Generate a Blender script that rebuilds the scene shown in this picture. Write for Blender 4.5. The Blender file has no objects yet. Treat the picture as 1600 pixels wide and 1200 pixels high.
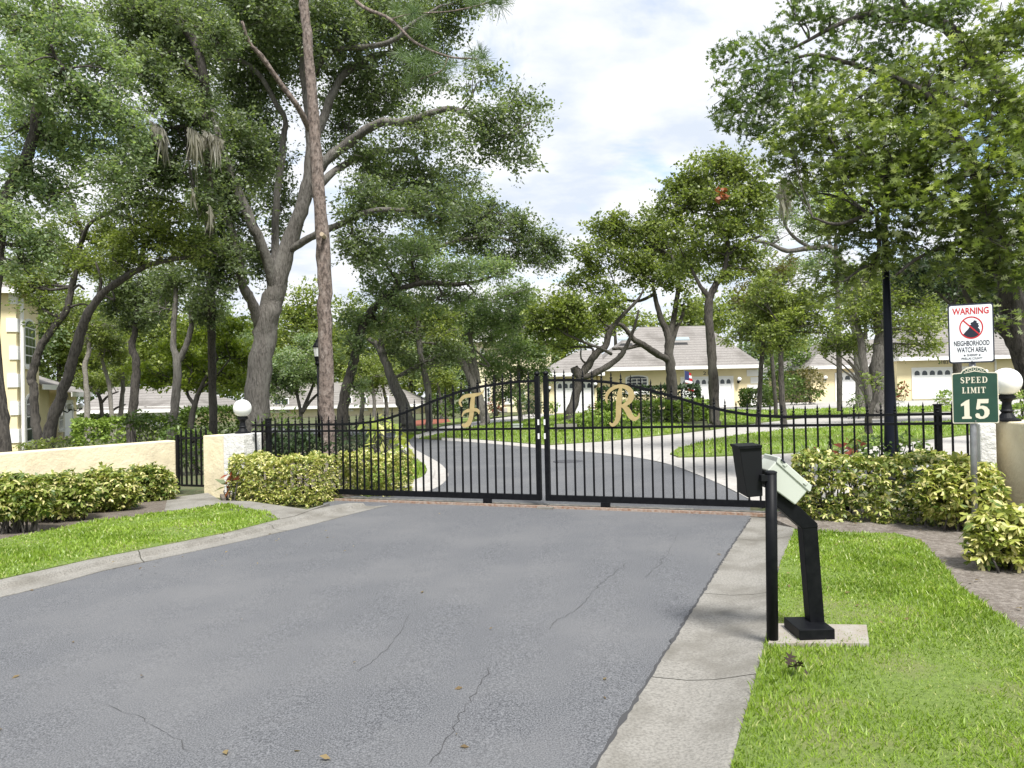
import bpy, math, random
import numpy as np
from mathutils import Vector, Matrix
rng = np.random.default_rng(7); random.seed(7)
S = bpy.context.scene; COL = S.collection
# ------------------------------------------------------------------ camera, sky, sun, exposure
FPX = 1130.0; PIT = math.radians(.5); ROL = math.radians(1.2)
Fv = np.array([0, math.cos(PIT), math.sin(PIT)]); U0 = np.array([0, -math.sin(PIT), math.cos(PIT)]); R0 = np.array([1., 0, 0])
Rv = math.cos(ROL)*R0-math.sin(ROL)*U0; Uv = math.sin(ROL)*R0+math.cos(ROL)*U0
EYE = np.array([0, 0, 1.6])
cd = bpy.data.cameras.new('camera'); cam = bpy.data.objects.new('camera', cd); COL.objects.link(cam)
cd.sensor_width = 36; cd.lens = FPX/1600*36; cd.clip_start = .05; cd.clip_end = 2000
cam.matrix_world = Matrix(((Rv[0], Uv[0], -Fv[0], EYE[0]), (Rv[1], Uv[1], -Fv[1], EYE[1]), (Rv[2], Uv[2], -Fv[2], EYE[2]), (0, 0, 0, 1)))
S.camera = cam
SUN_EL, SUN_AZ = math.radians(58), math.radians(162)      # azimuth clockwise from +Y
wd = bpy.data.worlds.new('World'); S.world = wd; wd.use_nodes = True
nt = wd.node_tree; nt.nodes.clear()
def N(t, k, **kw):
    n = t.nodes.new(k)
    for a, b in kw.items(): setattr(n, a, b)
    return n
def build_world():
    out = N(nt, 'ShaderNodeOutputWorld'); bg = N(nt, 'ShaderNodeBackground'); sky = N(nt, 'ShaderNodeTexSky', sky_type='NISHITA')
    sky.sun_disc = False; sky.sun_elevation = SUN_EL; sky.sun_rotation = SUN_AZ; sky.air_density = 1.0; sky.dust_density = 1.2
    tc = N(nt, 'ShaderNodeTexCoord'); sep = N(nt, 'ShaderNodeSeparateXYZ'); nt.links.new(tc.outputs['Generated'], sep.inputs[0])
    ad = N(nt, 'ShaderNodeMath', operation='ADD'); ad.inputs[1].default_value = .22; nt.links.new(sep.outputs[2], ad.inputs[0])
    mx = N(nt, 'ShaderNodeMath', operation='MAXIMUM'); mx.inputs[1].default_value = .05; nt.links.new(ad.outputs[0], mx.inputs[0])
    dv = N(nt, 'ShaderNodeVectorMath', operation='DIVIDE'); nt.links.new(tc.outputs['Generated'], dv.inputs[0])
    cb = N(nt, 'ShaderNodeCombineXYZ'); [nt.links.new(mx.outputs[0], cb.inputs[i]) for i in range(3)]; nt.links.new(cb.outputs[0], dv.inputs[1])
    mp = N(nt, 'ShaderNodeMapping'); mp.inputs['Location'].default_value = (3.1, 1.7, 0); mp.inputs['Scale'].default_value = (1, 1.25, .0); nt.links.new(dv.outputs[0], mp.inputs[0])
    n1 = N(nt, 'ShaderNodeTexNoise'); n1.inputs['Scale'].default_value = 1.5; n1.inputs['Detail'].default_value = 9; n1.inputs['Roughness'].default_value = .58; n1.inputs['Distortion'].default_value = .4
    nt.links.new(mp.outputs[0], n1.inputs['Vector'])
    r1 = N(nt, 'ShaderNodeValToRGB'); r1.color_ramp.elements[0].position = .33; r1.color_ramp.elements[1].position = .47
    r1.color_ramp.elements[0].color = (0, 0, 0, 1); nt.links.new(n1.outputs[0], r1.inputs[0])
    n2 = N(nt, 'ShaderNodeTexNoise'); n2.inputs['Scale'].default_value = 3.2; n2.inputs['Detail'].default_value = 8; n2.inputs['Roughness'].default_value = .55
    nt.links.new(mp.outputs[0], n2.inputs['Vector'])
    r2 = N(nt, 'ShaderNodeValToRGB'); e = r2.color_ramp.elements
    e[0].position = .36; e[0].color = (.70, .77, .88, 1); e[1].position = .60; e[1].color = (.99, 1.0, 1.03, 1); nt.links.new(n2.outputs[0], r2.inputs[0])
    sc = N(nt, 'ShaderNodeVectorMath', operation='SCALE'); sc.inputs['Scale'].default_value = CLOUD; nt.links.new(r2.outputs[0], sc.inputs[0])
    mix = N(nt, 'ShaderNodeMix', data_type='RGBA'); nt.links.new(r1.outputs[0], mix.inputs[0]); 
    nt.links.new(sky.outputs[0], mix.inputs[6]); nt.links.new(sc.outputs[0], mix.inputs[7])
    nt.links.new(mix.outputs[2], bg.inputs[0]); bg.inputs[1].default_value = .15; nt.links.new(bg.outputs[0], out.inputs[0])
CLOUD = 4.1
build_world()
sd = bpy.data.lights.new('sun', 'SUN'); sun = bpy.data.objects.new('sun', sd); COL.objects.link(sun)
sd.energy = 3.6; sd.angle = math.radians(13); sd.color = (1, .975, .93)
dr = Vector((math.sin(SUN_AZ)*math.cos(SUN_EL), math.cos(SUN_AZ)*math.cos(SUN_EL), math.sin(SUN_EL)))
sun.rotation_euler = dr.to_track_quat('Z', 'Y').to_euler()
S.view_settings.view_transform = 'Standard'; S.view_settings.look = 'None'; S.view_settings.gamma = 1; S.view_settings.use_curve_mapping = False
S.view_settings.exposure = .88
try:
    S.render.engine = 'CYCLES'; S.cycles.max_bounces = 8; S.cycles.transmission_bounces = 4; S.cycles.use_denoising = True
except Exception: pass
# ------------------------------------------------------------------ placement helpers
gu = np.array([.914, -.405]); gw = np.array([.405, .914]); g0 = np.array([.394, 9.9]); SA, SB = .0133, .004
def hz(x, y): return SA*(gu[0]*(x-.4)+gu[1]*(y-9.9))+SB*(gw[0]*(x-.4)+gw[1]*(y-9.9))
def ray(px, py): return Fv+(px-800)/FPX*Rv+(600-py)/FPX*Uv
def P(px, py, Y):
    d = ray(px, py); return EYE+d*(Y/d[1])
def G(px, py, z=0.):
    d = ray(px, py); gx = SA*gu[0]+SB*gw[0]; gy = SA*gu[1]+SB*gw[1]
    return EYE+d*((1.6-z-hz(0, 0))/(gx*d[0]+gy*d[1]-d[2]))
def gate(s, z, n=0.):                      # gate line frame: s along the gate, n away from the camera, z above ground
    p = g0+gu*s+gw*n; return np.array([p[0], p[1], hz(p[0], p[1])+z])
def gs(px):
    k = (px-800)/FPX; return (k*9.9-.394)/(.914+.405*k)
U3 = np.array([gu[0], gu[1], SA]); W3 = np.array([gw[0], gw[1], SB]); Z3 = np.array([0, 0, 1.])
# ------------------------------------------------------------------ mesh helpers
class MB:
    def __init__(s): s.v = []; s.f = []; s.m = []
    def add(s, vs, fs, m=0):
        o = len(s.v); s.v += [tuple(map(float, p)) for p in vs]; s.f += [tuple(i+o for i in f) for f in fs]; s.m += [m]*len(fs); return s
    def box(s, O, a, b, c, m=0):           # O corner, three edge vectors
        O, a, b, c = map(np.asarray, (O, a, b, c)); vs = [O, O+a, O+a+b, O+b, O+c, O+a+c, O+a+b+c, O+b+c]
        fl = [(0, 3, 2, 1), (4, 5, 6, 7), (0, 1, 5, 4), (1, 2, 6, 5), (2, 3, 7, 6), (3, 0, 4, 7)]
        if np.dot(np.cross(a, b), c) < 0: fl = [f[::-1] for f in fl]
        return s.add(vs, fl, m)
    def cbox(s, c, sx, sy, sz, m=0): return s.box(np.asarray(c)-np.array([sx, sy, sz])/2, (sx, 0, 0), (0, sy, 0), (0, 0, sz), m)
    def prism(s, poly, d, m=0):            # poly: list of 3-D points, d: extrusion vector
        n = len(poly); a = [np.asarray(p) for p in poly]; b = [p+np.asarray(d) for p in a]
        nn = sum((np.cross(a[i]-a[0], a[(i+1) % n]-a[0]) for i in range(n)), np.zeros(3))
        fs = [tuple(range(n))[::-1], tuple(range(n, 2*n))]+[(i, (i+1) % n, n+(i+1) % n, n+i) for i in range(n)]
        if np.dot(nn, d) < 0: fs = [f[::-1] for f in fs]
        return s.add(a+b, fs, m)
    def tube(s, pts, rad, n=8, cap=True, rough=0., m=0):
        pts = np.array(pts, float); k = len(pts); rad = np.broadcast_to(np.array(rad, float), (k,))
        t = np.gradient(pts, axis=0); t /= np.linalg.norm(t, axis=1)[:, None]+1e-9
        ref = np.array([1., 0, 0]) if abs(t[0][0]) < .8 else np.array([0, 1., 0]); vs = []
        a = np.arange(n)/n*2*math.pi
        for i in range(k):
            x = ref-t[i]*np.dot(ref, t[i]); x /= np.linalg.norm(x)+1e-9; y = np.cross(t[i], x); ref = x
            r = rad[i]*(1+rough*rng.normal(size=n)) if rough else np.full(n, rad[i])
            vs.append(pts[i]+np.outer(r*np.cos(a), x)+np.outer(r*np.sin(a), y))
        vs = np.concatenate(vs); fs = [(i*n+j, i*n+(j+1) % n, (i+1)*n+(j+1) % n, (i+1)*n+j) for i in range(k-1) for j in range(n)]
        if cap: fs += [tuple(range(n))[::-1], tuple(range((k-1)*n, k*n))]
        return s.add(vs, fs, m)
    def lathe(s, c, prof, n=16, m=0):      # prof: (r, z) bottom to top
        c = np.asarray(c); a = np.arange(n)/n*2*math.pi
        vs = np.concatenate([np.stack([c[0]+r*np.cos(a), c[1]+r*np.sin(a), np.full(n, c[2]+z)], 1) for r, z in prof]); k = len(prof)
        fs = [(i*n+j, i*n+(j+1) % n, (i+1)*n+(j+1) % n, (i+1)*n+j) for i in range(k-1) for j in range(n)]+[tuple(range(n))[::-1], tuple(range((k-1)*n, k*n))]
        return s.add(vs, fs, m)
def link(name, me, parent=None, loc=None):
    o = bpy.data.objects.new(name, me); COL.objects.link(o)
    if parent is not None: o.parent = parent
    if loc is not None: o.location = loc
    return o
def wpos(o):
    p = np.zeros(3)
    while o is not None: p += np.array(o.location); o = o.parent
    return p
def tag(o, label=None, cat=None, group=None, kind=None):
    for k, v in (('label', label), ('category', cat), ('group', group), ('kind', kind)):
        if v: o[k] = v
    return o
def build(name, mb, mat, parent=None, loc=None, smooth=False, bevel=0):
    """world-coordinate MB -> object whose origin is loc (top level) or the parent's origin"""
    base = wpos(parent) if parent is not None else (np.zeros(3) if loc is None else np.asarray(loc, float))
    me = bpy.data.meshes.new(name); me.from_pydata([tuple(np.asarray(p)-base) for p in mb.v], [], mb.f)
    for m in (mat if isinstance(mat, (list, tuple)) else [mat]): me.materials.append(m)
    if max(mb.m, default=0): me.polygons.foreach_set('material_index', mb.m)
    if smooth: me.polygons.foreach_set('use_smooth', [True]*len(me.polygons))
    me.update(); o = link(name, me, parent, None if parent is not None else base)
    if bevel: b = o.modifiers.new('bevel', 'BEVEL'); b.width = bevel; b.segments = 2; b.limit_method = 'ANGLE'
    return o
def npmesh(name, V, k, mat, parent=None, loc=None):
    """V: (n, k, 3) faces of k corners each"""
    base = wpos(parent) if parent is not None else (np.zeros(3) if loc is None else np.asarray(loc, float))
    n = len(V); me = bpy.data.meshes.new(name); V = (V-base).astype(np.float32)
    me.vertices.add(n*k); me.vertices.foreach_set('co', V.ravel()); me.loops.add(n*k); me.loops.foreach_set('vertex_index', np.arange(n*k, dtype=np.int32))
    me.polygons.add(n); me.polygons.foreach_set('loop_start', np.arange(n, dtype=np.int32)*k)
    me.update(calc_edges=True); me.materials.append(mat)
    return link(name, me, parent, None if parent is not None else base)
def empty(name, loc, label=None, cat=None, group=None, kind=None):
    o = bpy.data.objects.new(name, None); COL.objects.link(o); o.location = loc; o.empty_display_size = .2
    return tag(o, label, cat, group, kind)
# ------------------------------------------------------------------ materials
MATS = {}
def mat(name, col, rough=.7, metal=0., spec=.5, col2=None, scale=8., det=5., bump=0., bscale=None, thr=(.35, .65), col3=None, s3=.6, t3=(.5, .7), emit=0., wave=None, stretch=1., k3=1.):
    if name in MATS: return MATS[name]
    m = bpy.data.materials.new(name); m.use_nodes = True; t = m.node_tree; b = t.nodes['Principled BSDF']
    b.inputs['Roughness'].default_value = rough; b.inputs['Metallic'].default_value = metal; b.inputs['Specular IOR Level'].default_value = spec
    b.inputs['Base Color'].default_value = (*col, 1); tc = N(t, 'ShaderNodeTexCoord')
    geo = N(t, 'ShaderNodeNewGeometry'); smp = N(t, 'ShaderNodeMapping'); smp.inputs['Scale'].default_value = (1, 1, stretch); t.links.new(geo.outputs['Position'], smp.inputs[0])
    def noise(sc, d=det, r=.55):
        n = N(t, 'ShaderNodeTexNoise'); n.inputs['Scale'].default_value = sc; n.inputs['Detail'].default_value = d; n.inputs['Roughness'].default_value = r
        t.links.new(smp.outputs[0], n.inputs['Vector']); return n
    def ramp(src, a, c, top=1.):
        r = N(t, 'ShaderNodeMapRange'); r.inputs[4].default_value = top; r.inputs[1].default_value = a; r.inputs[2].default_value = c; t.links.new(src, r.inputs[0]); return r.outputs[0]
    def mix(f, a, c):
        x = N(t, 'ShaderNodeMix', data_type='RGBA'); t.links.new(f, x.inputs[0])
        for i, v in ((6, a), (7, c)):
            if isinstance(v, tuple): x.inputs[i].default_value = (*v, 1)
            else: t.links.new(v, x.inputs[i])
        return x.outputs[2]
    cur = col
    if col2: cur = mix(ramp(noise(scale).outputs[0], *thr), col, col2)
    if col3: cur = mix(ramp(noise(s3, 6, .6).outputs[0], *t3, k3), cur, col3)
    if wave:
        sc, dk, axis = wave; w = N(t, 'ShaderNodeTexWave', wave_type='BANDS', bands_direction=axis, wave_profile='SAW'); w.inputs['Scale'].default_value = sc; w.inputs['Distortion'].default_value = .4
        t.links.new(geo.outputs['Position'], w.inputs['Vector']); cur = mix(ramp(w.outputs[1], .75, 1.), cur, dk)
    if not isinstance(cur, tuple): t.links.new(cur, b.inputs['Base Color'])
    if bump:
        bp = N(t, 'ShaderNodeBump'); bp.inputs['Distance'].default_value = bump; bp.inputs['Strength'].default_value = 1
        t.links.new(noise(bscale or scale, 6, .65).outputs[0], bp.inputs['Height']); t.links.new(bp.outputs[0], b.inputs['Normal'])
    MATS[name] = m; return m
def leafmat(name, dark, light, pale=None, palep=.9, trans=.38, rough=.42, nscale=1.1, gain=1.):
    dark, light = tuple(x*gain for x in dark), tuple(x*gain for x in light)
    m = bpy.data.materials.new(name); m.use_nodes = True; t = m.node_tree; b = t.nodes['Principled BSDF']; out = t.nodes['Material Output']
    geo = N(t, 'ShaderNodeNewGeometry'); no = N(t, 'ShaderNodeTexNoise'); no.inputs['Scale'].default_value = nscale; no.inputs['Detail'].default_value = 3
    t.links.new(geo.outputs['Position'], no.inputs['Vector'])
    a = N(t, 'ShaderNodeMath', operation='MULTIPLY_ADD'); a.inputs[1].default_value = .55; t.links.new(geo.outputs['Random Per Island'], a.inputs[0])
    mr = N(t, 'ShaderNodeMapRange'); mr.inputs[1].default_value = .35; mr.inputs[2].default_value = .65; mr.inputs[4].default_value = .45; t.links.new(no.outputs[0], mr.inputs[0]); t.links.new(mr.outputs[0], a.inputs[2])
    r = N(t, 'ShaderNodeValToRGB'); e = r.color_ramp.elements; e[0].color = (*dark, 1); e[0].position = .1; e[1].color = (*light, 1); e[1].position = .9; t.links.new(a.outputs[0], r.inputs[0])
    cur = r.outputs[0]
    if pale:
        g = N(t, 'ShaderNodeMath', operation='GREATER_THAN'); g.inputs[1].default_value = palep
        # hash the island value again so that pale leaves are not only the light ones
        h = N(t, 'ShaderNodeMath', operation='MULTIPLY'); h.inputs[1].default_value = 37.7; t.links.new(geo.outputs['Random Per Island'], h.inputs[0])
        fr = N(t, 'ShaderNodeMath', operation='FRACT'); t.links.new(h.outputs[0], fr.inputs[0]); t.links.new(fr.outputs[0], g.inputs[0])
        x = N(t, 'ShaderNodeMix', data_type='RGBA'); t.links.new(g.outputs[0], x.inputs[0]); t.links.new(cur, x.inputs[6]); x.inputs[7].default_value = (*pale, 1); cur = x.outputs[2]
    t.links.new(cur, b.inputs['Base Color']); b.inputs['Roughness'].default_value = rough; b.inputs['Specular IOR Level'].default_value = .5
    tr = N(t, 'ShaderNodeBsdfTranslucent'); hs = N(t, 'ShaderNodeMix', data_type='RGBA', blend_type='MULTIPLY'); hs.inputs[0].default_value = 1; t.links.new(cur, hs.inputs[6]); hs.inputs[7].default_value = (1.5, 1.6, .7, 1)
    t.links.new(hs.outputs[2], tr.inputs[0]); ms = N(t, 'ShaderNodeMixShader'); ms.inputs[0].default_value = trans
    t.links.new(b.outputs[0], ms.inputs[1]); t.links.new(tr.outputs[0], ms.inputs[2]); t.links.new(ms.outputs[0], out.inputs[0])
    MATS[name] = m; return m
ASPH = mat('asphalt', (.041, .043, .048), .85, col2=(.205, .209, .219), scale=130, det=4, thr=(.37, .71), col3=(.150, .150, .152), s3=.6, t3=(.43, .66), k3=.62, bump=.003, bscale=140)
CONC = mat('concrete', (.265, .252, .225), .9, col2=(.15, .142, .125), scale=70, det=9, thr=(.40, .70), col3=(.13, .12, .10), s3=2.0, t3=(.44, .70), bump=.004, bscale=120)
CONCL = mat('pale_concrete', (.43, .41, .38), .85, col2=(.36, .34, .315), scale=5, det=8, col3=(.33, .31, .285), s3=.5, t3=(.5, .8), bump=.003, bscale=90)
CRACK = mat('crack', (.05, .05, .052), .9)
RUST = mat('rusty_steel', (.23, .13, .08), .8, col2=(.36, .30, .25), scale=25, bump=.003)
DIRT = mat('soil_mulch', (.11, .09, .07), .95, col2=(.22, .19, .16), scale=38, det=9, thr=(.4, .7), col3=(.10, .075, .055), s3=4, t3=(.5, .75), bump=.02, bscale=60)
REDM = mat('red_mulch', (.30, .09, .05), .95, col2=(.18, .06, .035), scale=30, bump=.02)
TURF = mat('turf', (.12, .18, .03), .9, col2=(.19, .27, .05), scale=30, det=8, col3=(.21, .20, .09), s3=1.6, t3=(.5, .7), bump=.02, bscale=80)
UNDER = mat('dirt_grass_ground', (.06, .09, .03), .95, col2=(.11, .10, .05), scale=6, bump=.03)  # base sheet: the ground's own dirt and grass green, mottled
STUY = mat('yellow_stucco', (.76, .68, .48), .85, col2=(.71, .62, .42), scale=5, det=8, col3=(.52, .45, .32), s3=1.7, t3=(.52, .85), bump=.014, bscale=14)
STUW = mat('white_stucco', (.76, .75, .71), .85, col2=(.66, .65, .62), scale=6, bump=.03, bscale=10)
HWALL = mat('cream_house_wall', (.80, .69, .43), .85, col2=(.76, .65, .40), scale=1.5, bump=.004, bscale=40)
HWALP = mat('pale_house_wall', (.76, .68, .48), .85, col2=(.71, .63, .44), scale=1.5, bump=.004, bscale=40)
TRIM = mat('white_trim', (.80, .79, .76), .6)
GDOOR = mat('white_garage_door', (.80, .80, .80), .5)
ROOF = mat('shingle_roof', (.215, .20, .185), .95, spec=.2, col2=(.28, .262, .245), scale=9, det=6, col3=(.15, .138, .125), s3=.5, wave=(1.6, (.12, .11, .10), 'Z'), bump=.02, bscale=12)
GLASS = mat('dark_glass', (.03, .04, .05), .12, spec=.7)
BLK = mat('black_paint', (.003, .0035, .005), .5, spec=.15, col2=(.007, .0075, .009), scale=20)
BLKM = mat('matt_black', (.004, .0045, .006), .6, spec=.25)
GOLD = mat('gold_paint', (.44, .345, .16), .5, spec=.4, col2=(.38, .29, .13), scale=12)
GALV = mat('galvanised_steel', (.30, .31, .32), .45, .5, col2=(.22, .22, .23), scale=15)
BOXG = mat('pale_green_plastic', (.49, .52, .46), .5)
GLOBE = mat('frosted_globe', (.86, .86, .84), .25)
SWHITE = mat('sign_white', (.75, .77, .80), .4); SGREEN = mat('sign_green', (.012, .05, .032), .4, col2=(.016, .06, .04), scale=10)
SCREAM = mat('sign_cream', (.66, .62, .50), .5); SRED = mat('sign_red', (.50, .015, .02), .4); SBLK = mat('sign_black', (.012, .015, .03), .4)
BARK = mat('oak_bark', (.18, .165, .148), .95, col2=(.085, .077, .068), scale=22, det=9, thr=(.42, .64), col3=(.24, .23, .205), s3=3.5, t3=(.5, .75), bump=.06, bscale=24, stretch=.22)
BARKD = mat('dark_bark', (.085, .075, .065), .95, col2=(.032, .028, .024), scale=24, det=9, thr=(.45, .62), col3=(.13, .12, .105), s3=3, t3=(.52, .75), bump=.05, bscale=26, stretch=.25)
BARKP = mat('pine_bark', (.21, .165, .14), .95, col2=(.085, .065, .055), scale=15, det=6, thr=(.46, .6), col3=(.30, .25, .22), s3=9, t3=(.5, .7), bump=.06, bscale=15, stretch=.5)
BARKG = mat('pale_bark', (.30, .28, .25), .95, col2=(.20, .18, .155), scale=12, det=8, bump=.03, bscale=18)
L_OAK = leafmat('oak_leaf', (.040, .062, .027), (.135, .17, .078), (.28, .32, .22), .89, trans=.43, gain=1.6)
L_OAKG = leafmat('grey_oak_leaf', (.055, .085, .04), (.17, .215, .11), (.34, .37, .27), .88, trans=.45, gain=1.8)
L_YEL = leafmat('yellow_green_leaf', (.085, .125, .03), (.29, .34, .09), (.42, .45, .18), .92, trans=.45)  # light yellow-green, the leaf's own colour
L_YELB = leafmat('golden_leaf', (.11, .17, .02), (.34, .40, .07), trans=.45)
L_MID = leafmat('maple_leaf', (.062, .092, .026), (.21, .25, .065), (.32, .35, .15), .92, trans=.42, gain=1.25)
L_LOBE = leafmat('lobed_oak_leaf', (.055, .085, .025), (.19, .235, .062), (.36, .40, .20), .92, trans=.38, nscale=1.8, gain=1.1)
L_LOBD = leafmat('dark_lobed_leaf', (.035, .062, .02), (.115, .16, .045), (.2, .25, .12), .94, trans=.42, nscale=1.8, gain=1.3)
L_BRN = leafmat('bronze_leaf', (.07, .075, .025), (.20, .17, .06), trans=.35)
L_VAR = leafmat('variegated_leaf', (.05, .10, .02), (.30, .34, .07), (.62, .57, .26), .76, trans=.25, nscale=5)
L_VARY = leafmat('yellow_variegated_leaf', (.08, .14, .025), (.40, .42, .09), (.66, .61, .27), .68, trans=.25, nscale=5)
L_HEDG = leafmat('hedge_leaf', (.045, .085, .018), (.15, .22, .045), trans=.25, nscale=3)
L_HEDL = leafmat('light_hedge_leaf', (.10, .17, .03), (.32, .42, .09), trans=.25, nscale=3)
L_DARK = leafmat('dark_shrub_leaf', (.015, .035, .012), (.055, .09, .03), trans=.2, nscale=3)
L_GING = leafmat('striped_ginger_leaf', (.14, .22, .03), (.50, .52, .13), (.62, .60, .25), .8, trans=.3, nscale=3)
L_RED = leafmat('red_croton_leaf', (.11, .03, .022), (.32, .09, .05), (.10, .14, .03), .6, nscale=3)
L_PINE = leafmat('pine_needle', (.06, .11, .04), (.17, .24, .09), trans=.2)
L_GRASS = leafmat('grass_blade', (.14, .22, .026), (.33, .46, .07), (.50, .52, .22), .93, trans=.35, nscale=1.6)
L_MOSS = leafmat('grey_moss', (.17, .165, .135), (.33, .31, .25), trans=.3)
L_SPENT = leafmat('brown_leaf', (.20, .06, .03), (.34, .12, .06), trans=.2)
# ------------------------------------------------------------------ vegetation
T_OVAL = np.array([(0, 0, 0), (.45, .27, .07), (1, 0, -.05), (.5, -.27, .07)])
T_WIDE = np.array([(0, 0, 0), (.4, .40, .08), (1, 0, -.08), (.45, -.38, .08)])
T_THIN = np.array([(0, 0, 0), (.4, .10, .03), (1, 0, -.1), (.45, -.10, .03)])
T_LEAF6 = np.array([(0, 0, 0), (.3, .15, .04), (.7, .19, .02), (1, 0, -.12), (.7, -.19, .02), (.3, -.15, .04)])
T_LOBE = np.array([(0, 0, 0), (.16, .04, 0), (.24, .28, .05), (.33, .06, .02), (.50, .44, .06), (.54, .07, .02), (.82, .34, .02), (.76, .05, 0), (1.05, 0, -.08),
                   (.76, -.06, 0), (.80, -.36, .02), (.55, -.07, .02), (.50, -.42, .06), (.32, -.06, .02), (.26, -.28, .05), (.15, -.04, 0)])
T_NEED = np.array([(0, .012, 0), (0, -.012, 0), (1, -.004, 0), (1, .004, 0)])
def unit(a): return a/(np.linalg.norm(a, axis=-1, keepdims=True)+1e-9)
def leafset(c, size, tmpl, up=.6, axis=None, jit=.5):
    n = len(c); nr = unit(rng.normal(size=(n, 3))+np.array([0, 0, up*1.6])); a = rng.normal(size=(n, 3)) if axis is None else axis+rng.normal(size=(n, 3))*.35
    a = unit(a-nr*(a*nr).sum(1, keepdims=True)); b = np.cross(nr, a); s = size*rng.uniform(1-jit, 1+jit, n)
    T = tmpl; return c[:, None, :]+s[:, None, None]*(T[None, :, 0, None]*a[:, None]+T[None, :, 1, None]*b[:, None]+T[None, :, 2, None]*nr[:, None])
def whorls(c, size, k=6, up=1.2):          # umbrella-like whorls of drooping leaflets
    n = len(c); nr = unit(rng.normal(size=(n, 3))*.7+np.array([0, 0, up])); a = unit(np.cross(nr, rng.normal(size=(n, 3)))); b = np.cross(nr, a); out = []
    for j in range(k):
        th = 2*math.pi*j/k+rng.normal(size=n)*.2; d = a*np.cos(th)[:, None]+b*np.sin(th)[:, None]-nr*.35; e = np.cross(nr, d); s = size*rng.uniform(.7, 1.2, n)
        out.append(c[:, None]+s[:, None, None]*(T_LEAF6[None, :, 0, None]*d[:, None]+T_LEAF6[None, :, 1, None]*e[:, None]*1.1+T_LEAF6[None, :, 2, None]*nr[:, None]))
    return np.concatenate(out)
def smooth_line(pts, sub=5):
    p = np.array(pts, float); p = np.vstack([2*p[0]-p[1], p, 2*p[-1]-p[-2]]); out = []
    for i in range(1, len(p)-2):
        for t in np.arange(sub)/sub:
            out.append(.5*((2*p[i])+(-p[i-1]+p[i+1])*t+(2*p[i-1]-5*p[i]+4*p[i+1]-p[i+2])*t*t+(-p[i-1]+3*p[i]-3*p[i+1]+p[i+2])*t**3))
    out.append(p[-2]); return np.array(out)
def ellipsoid(n, shell=.55):
    d = unit(rng.normal(size=(n, 3))); return d*(rng.uniform(shell**3, 1, n)**(1/3))[:, None]
STAT = [0]
NV = unit(rng.normal(size=(7, 3))); NP = rng.uniform(0, 6.28, 7)
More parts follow.
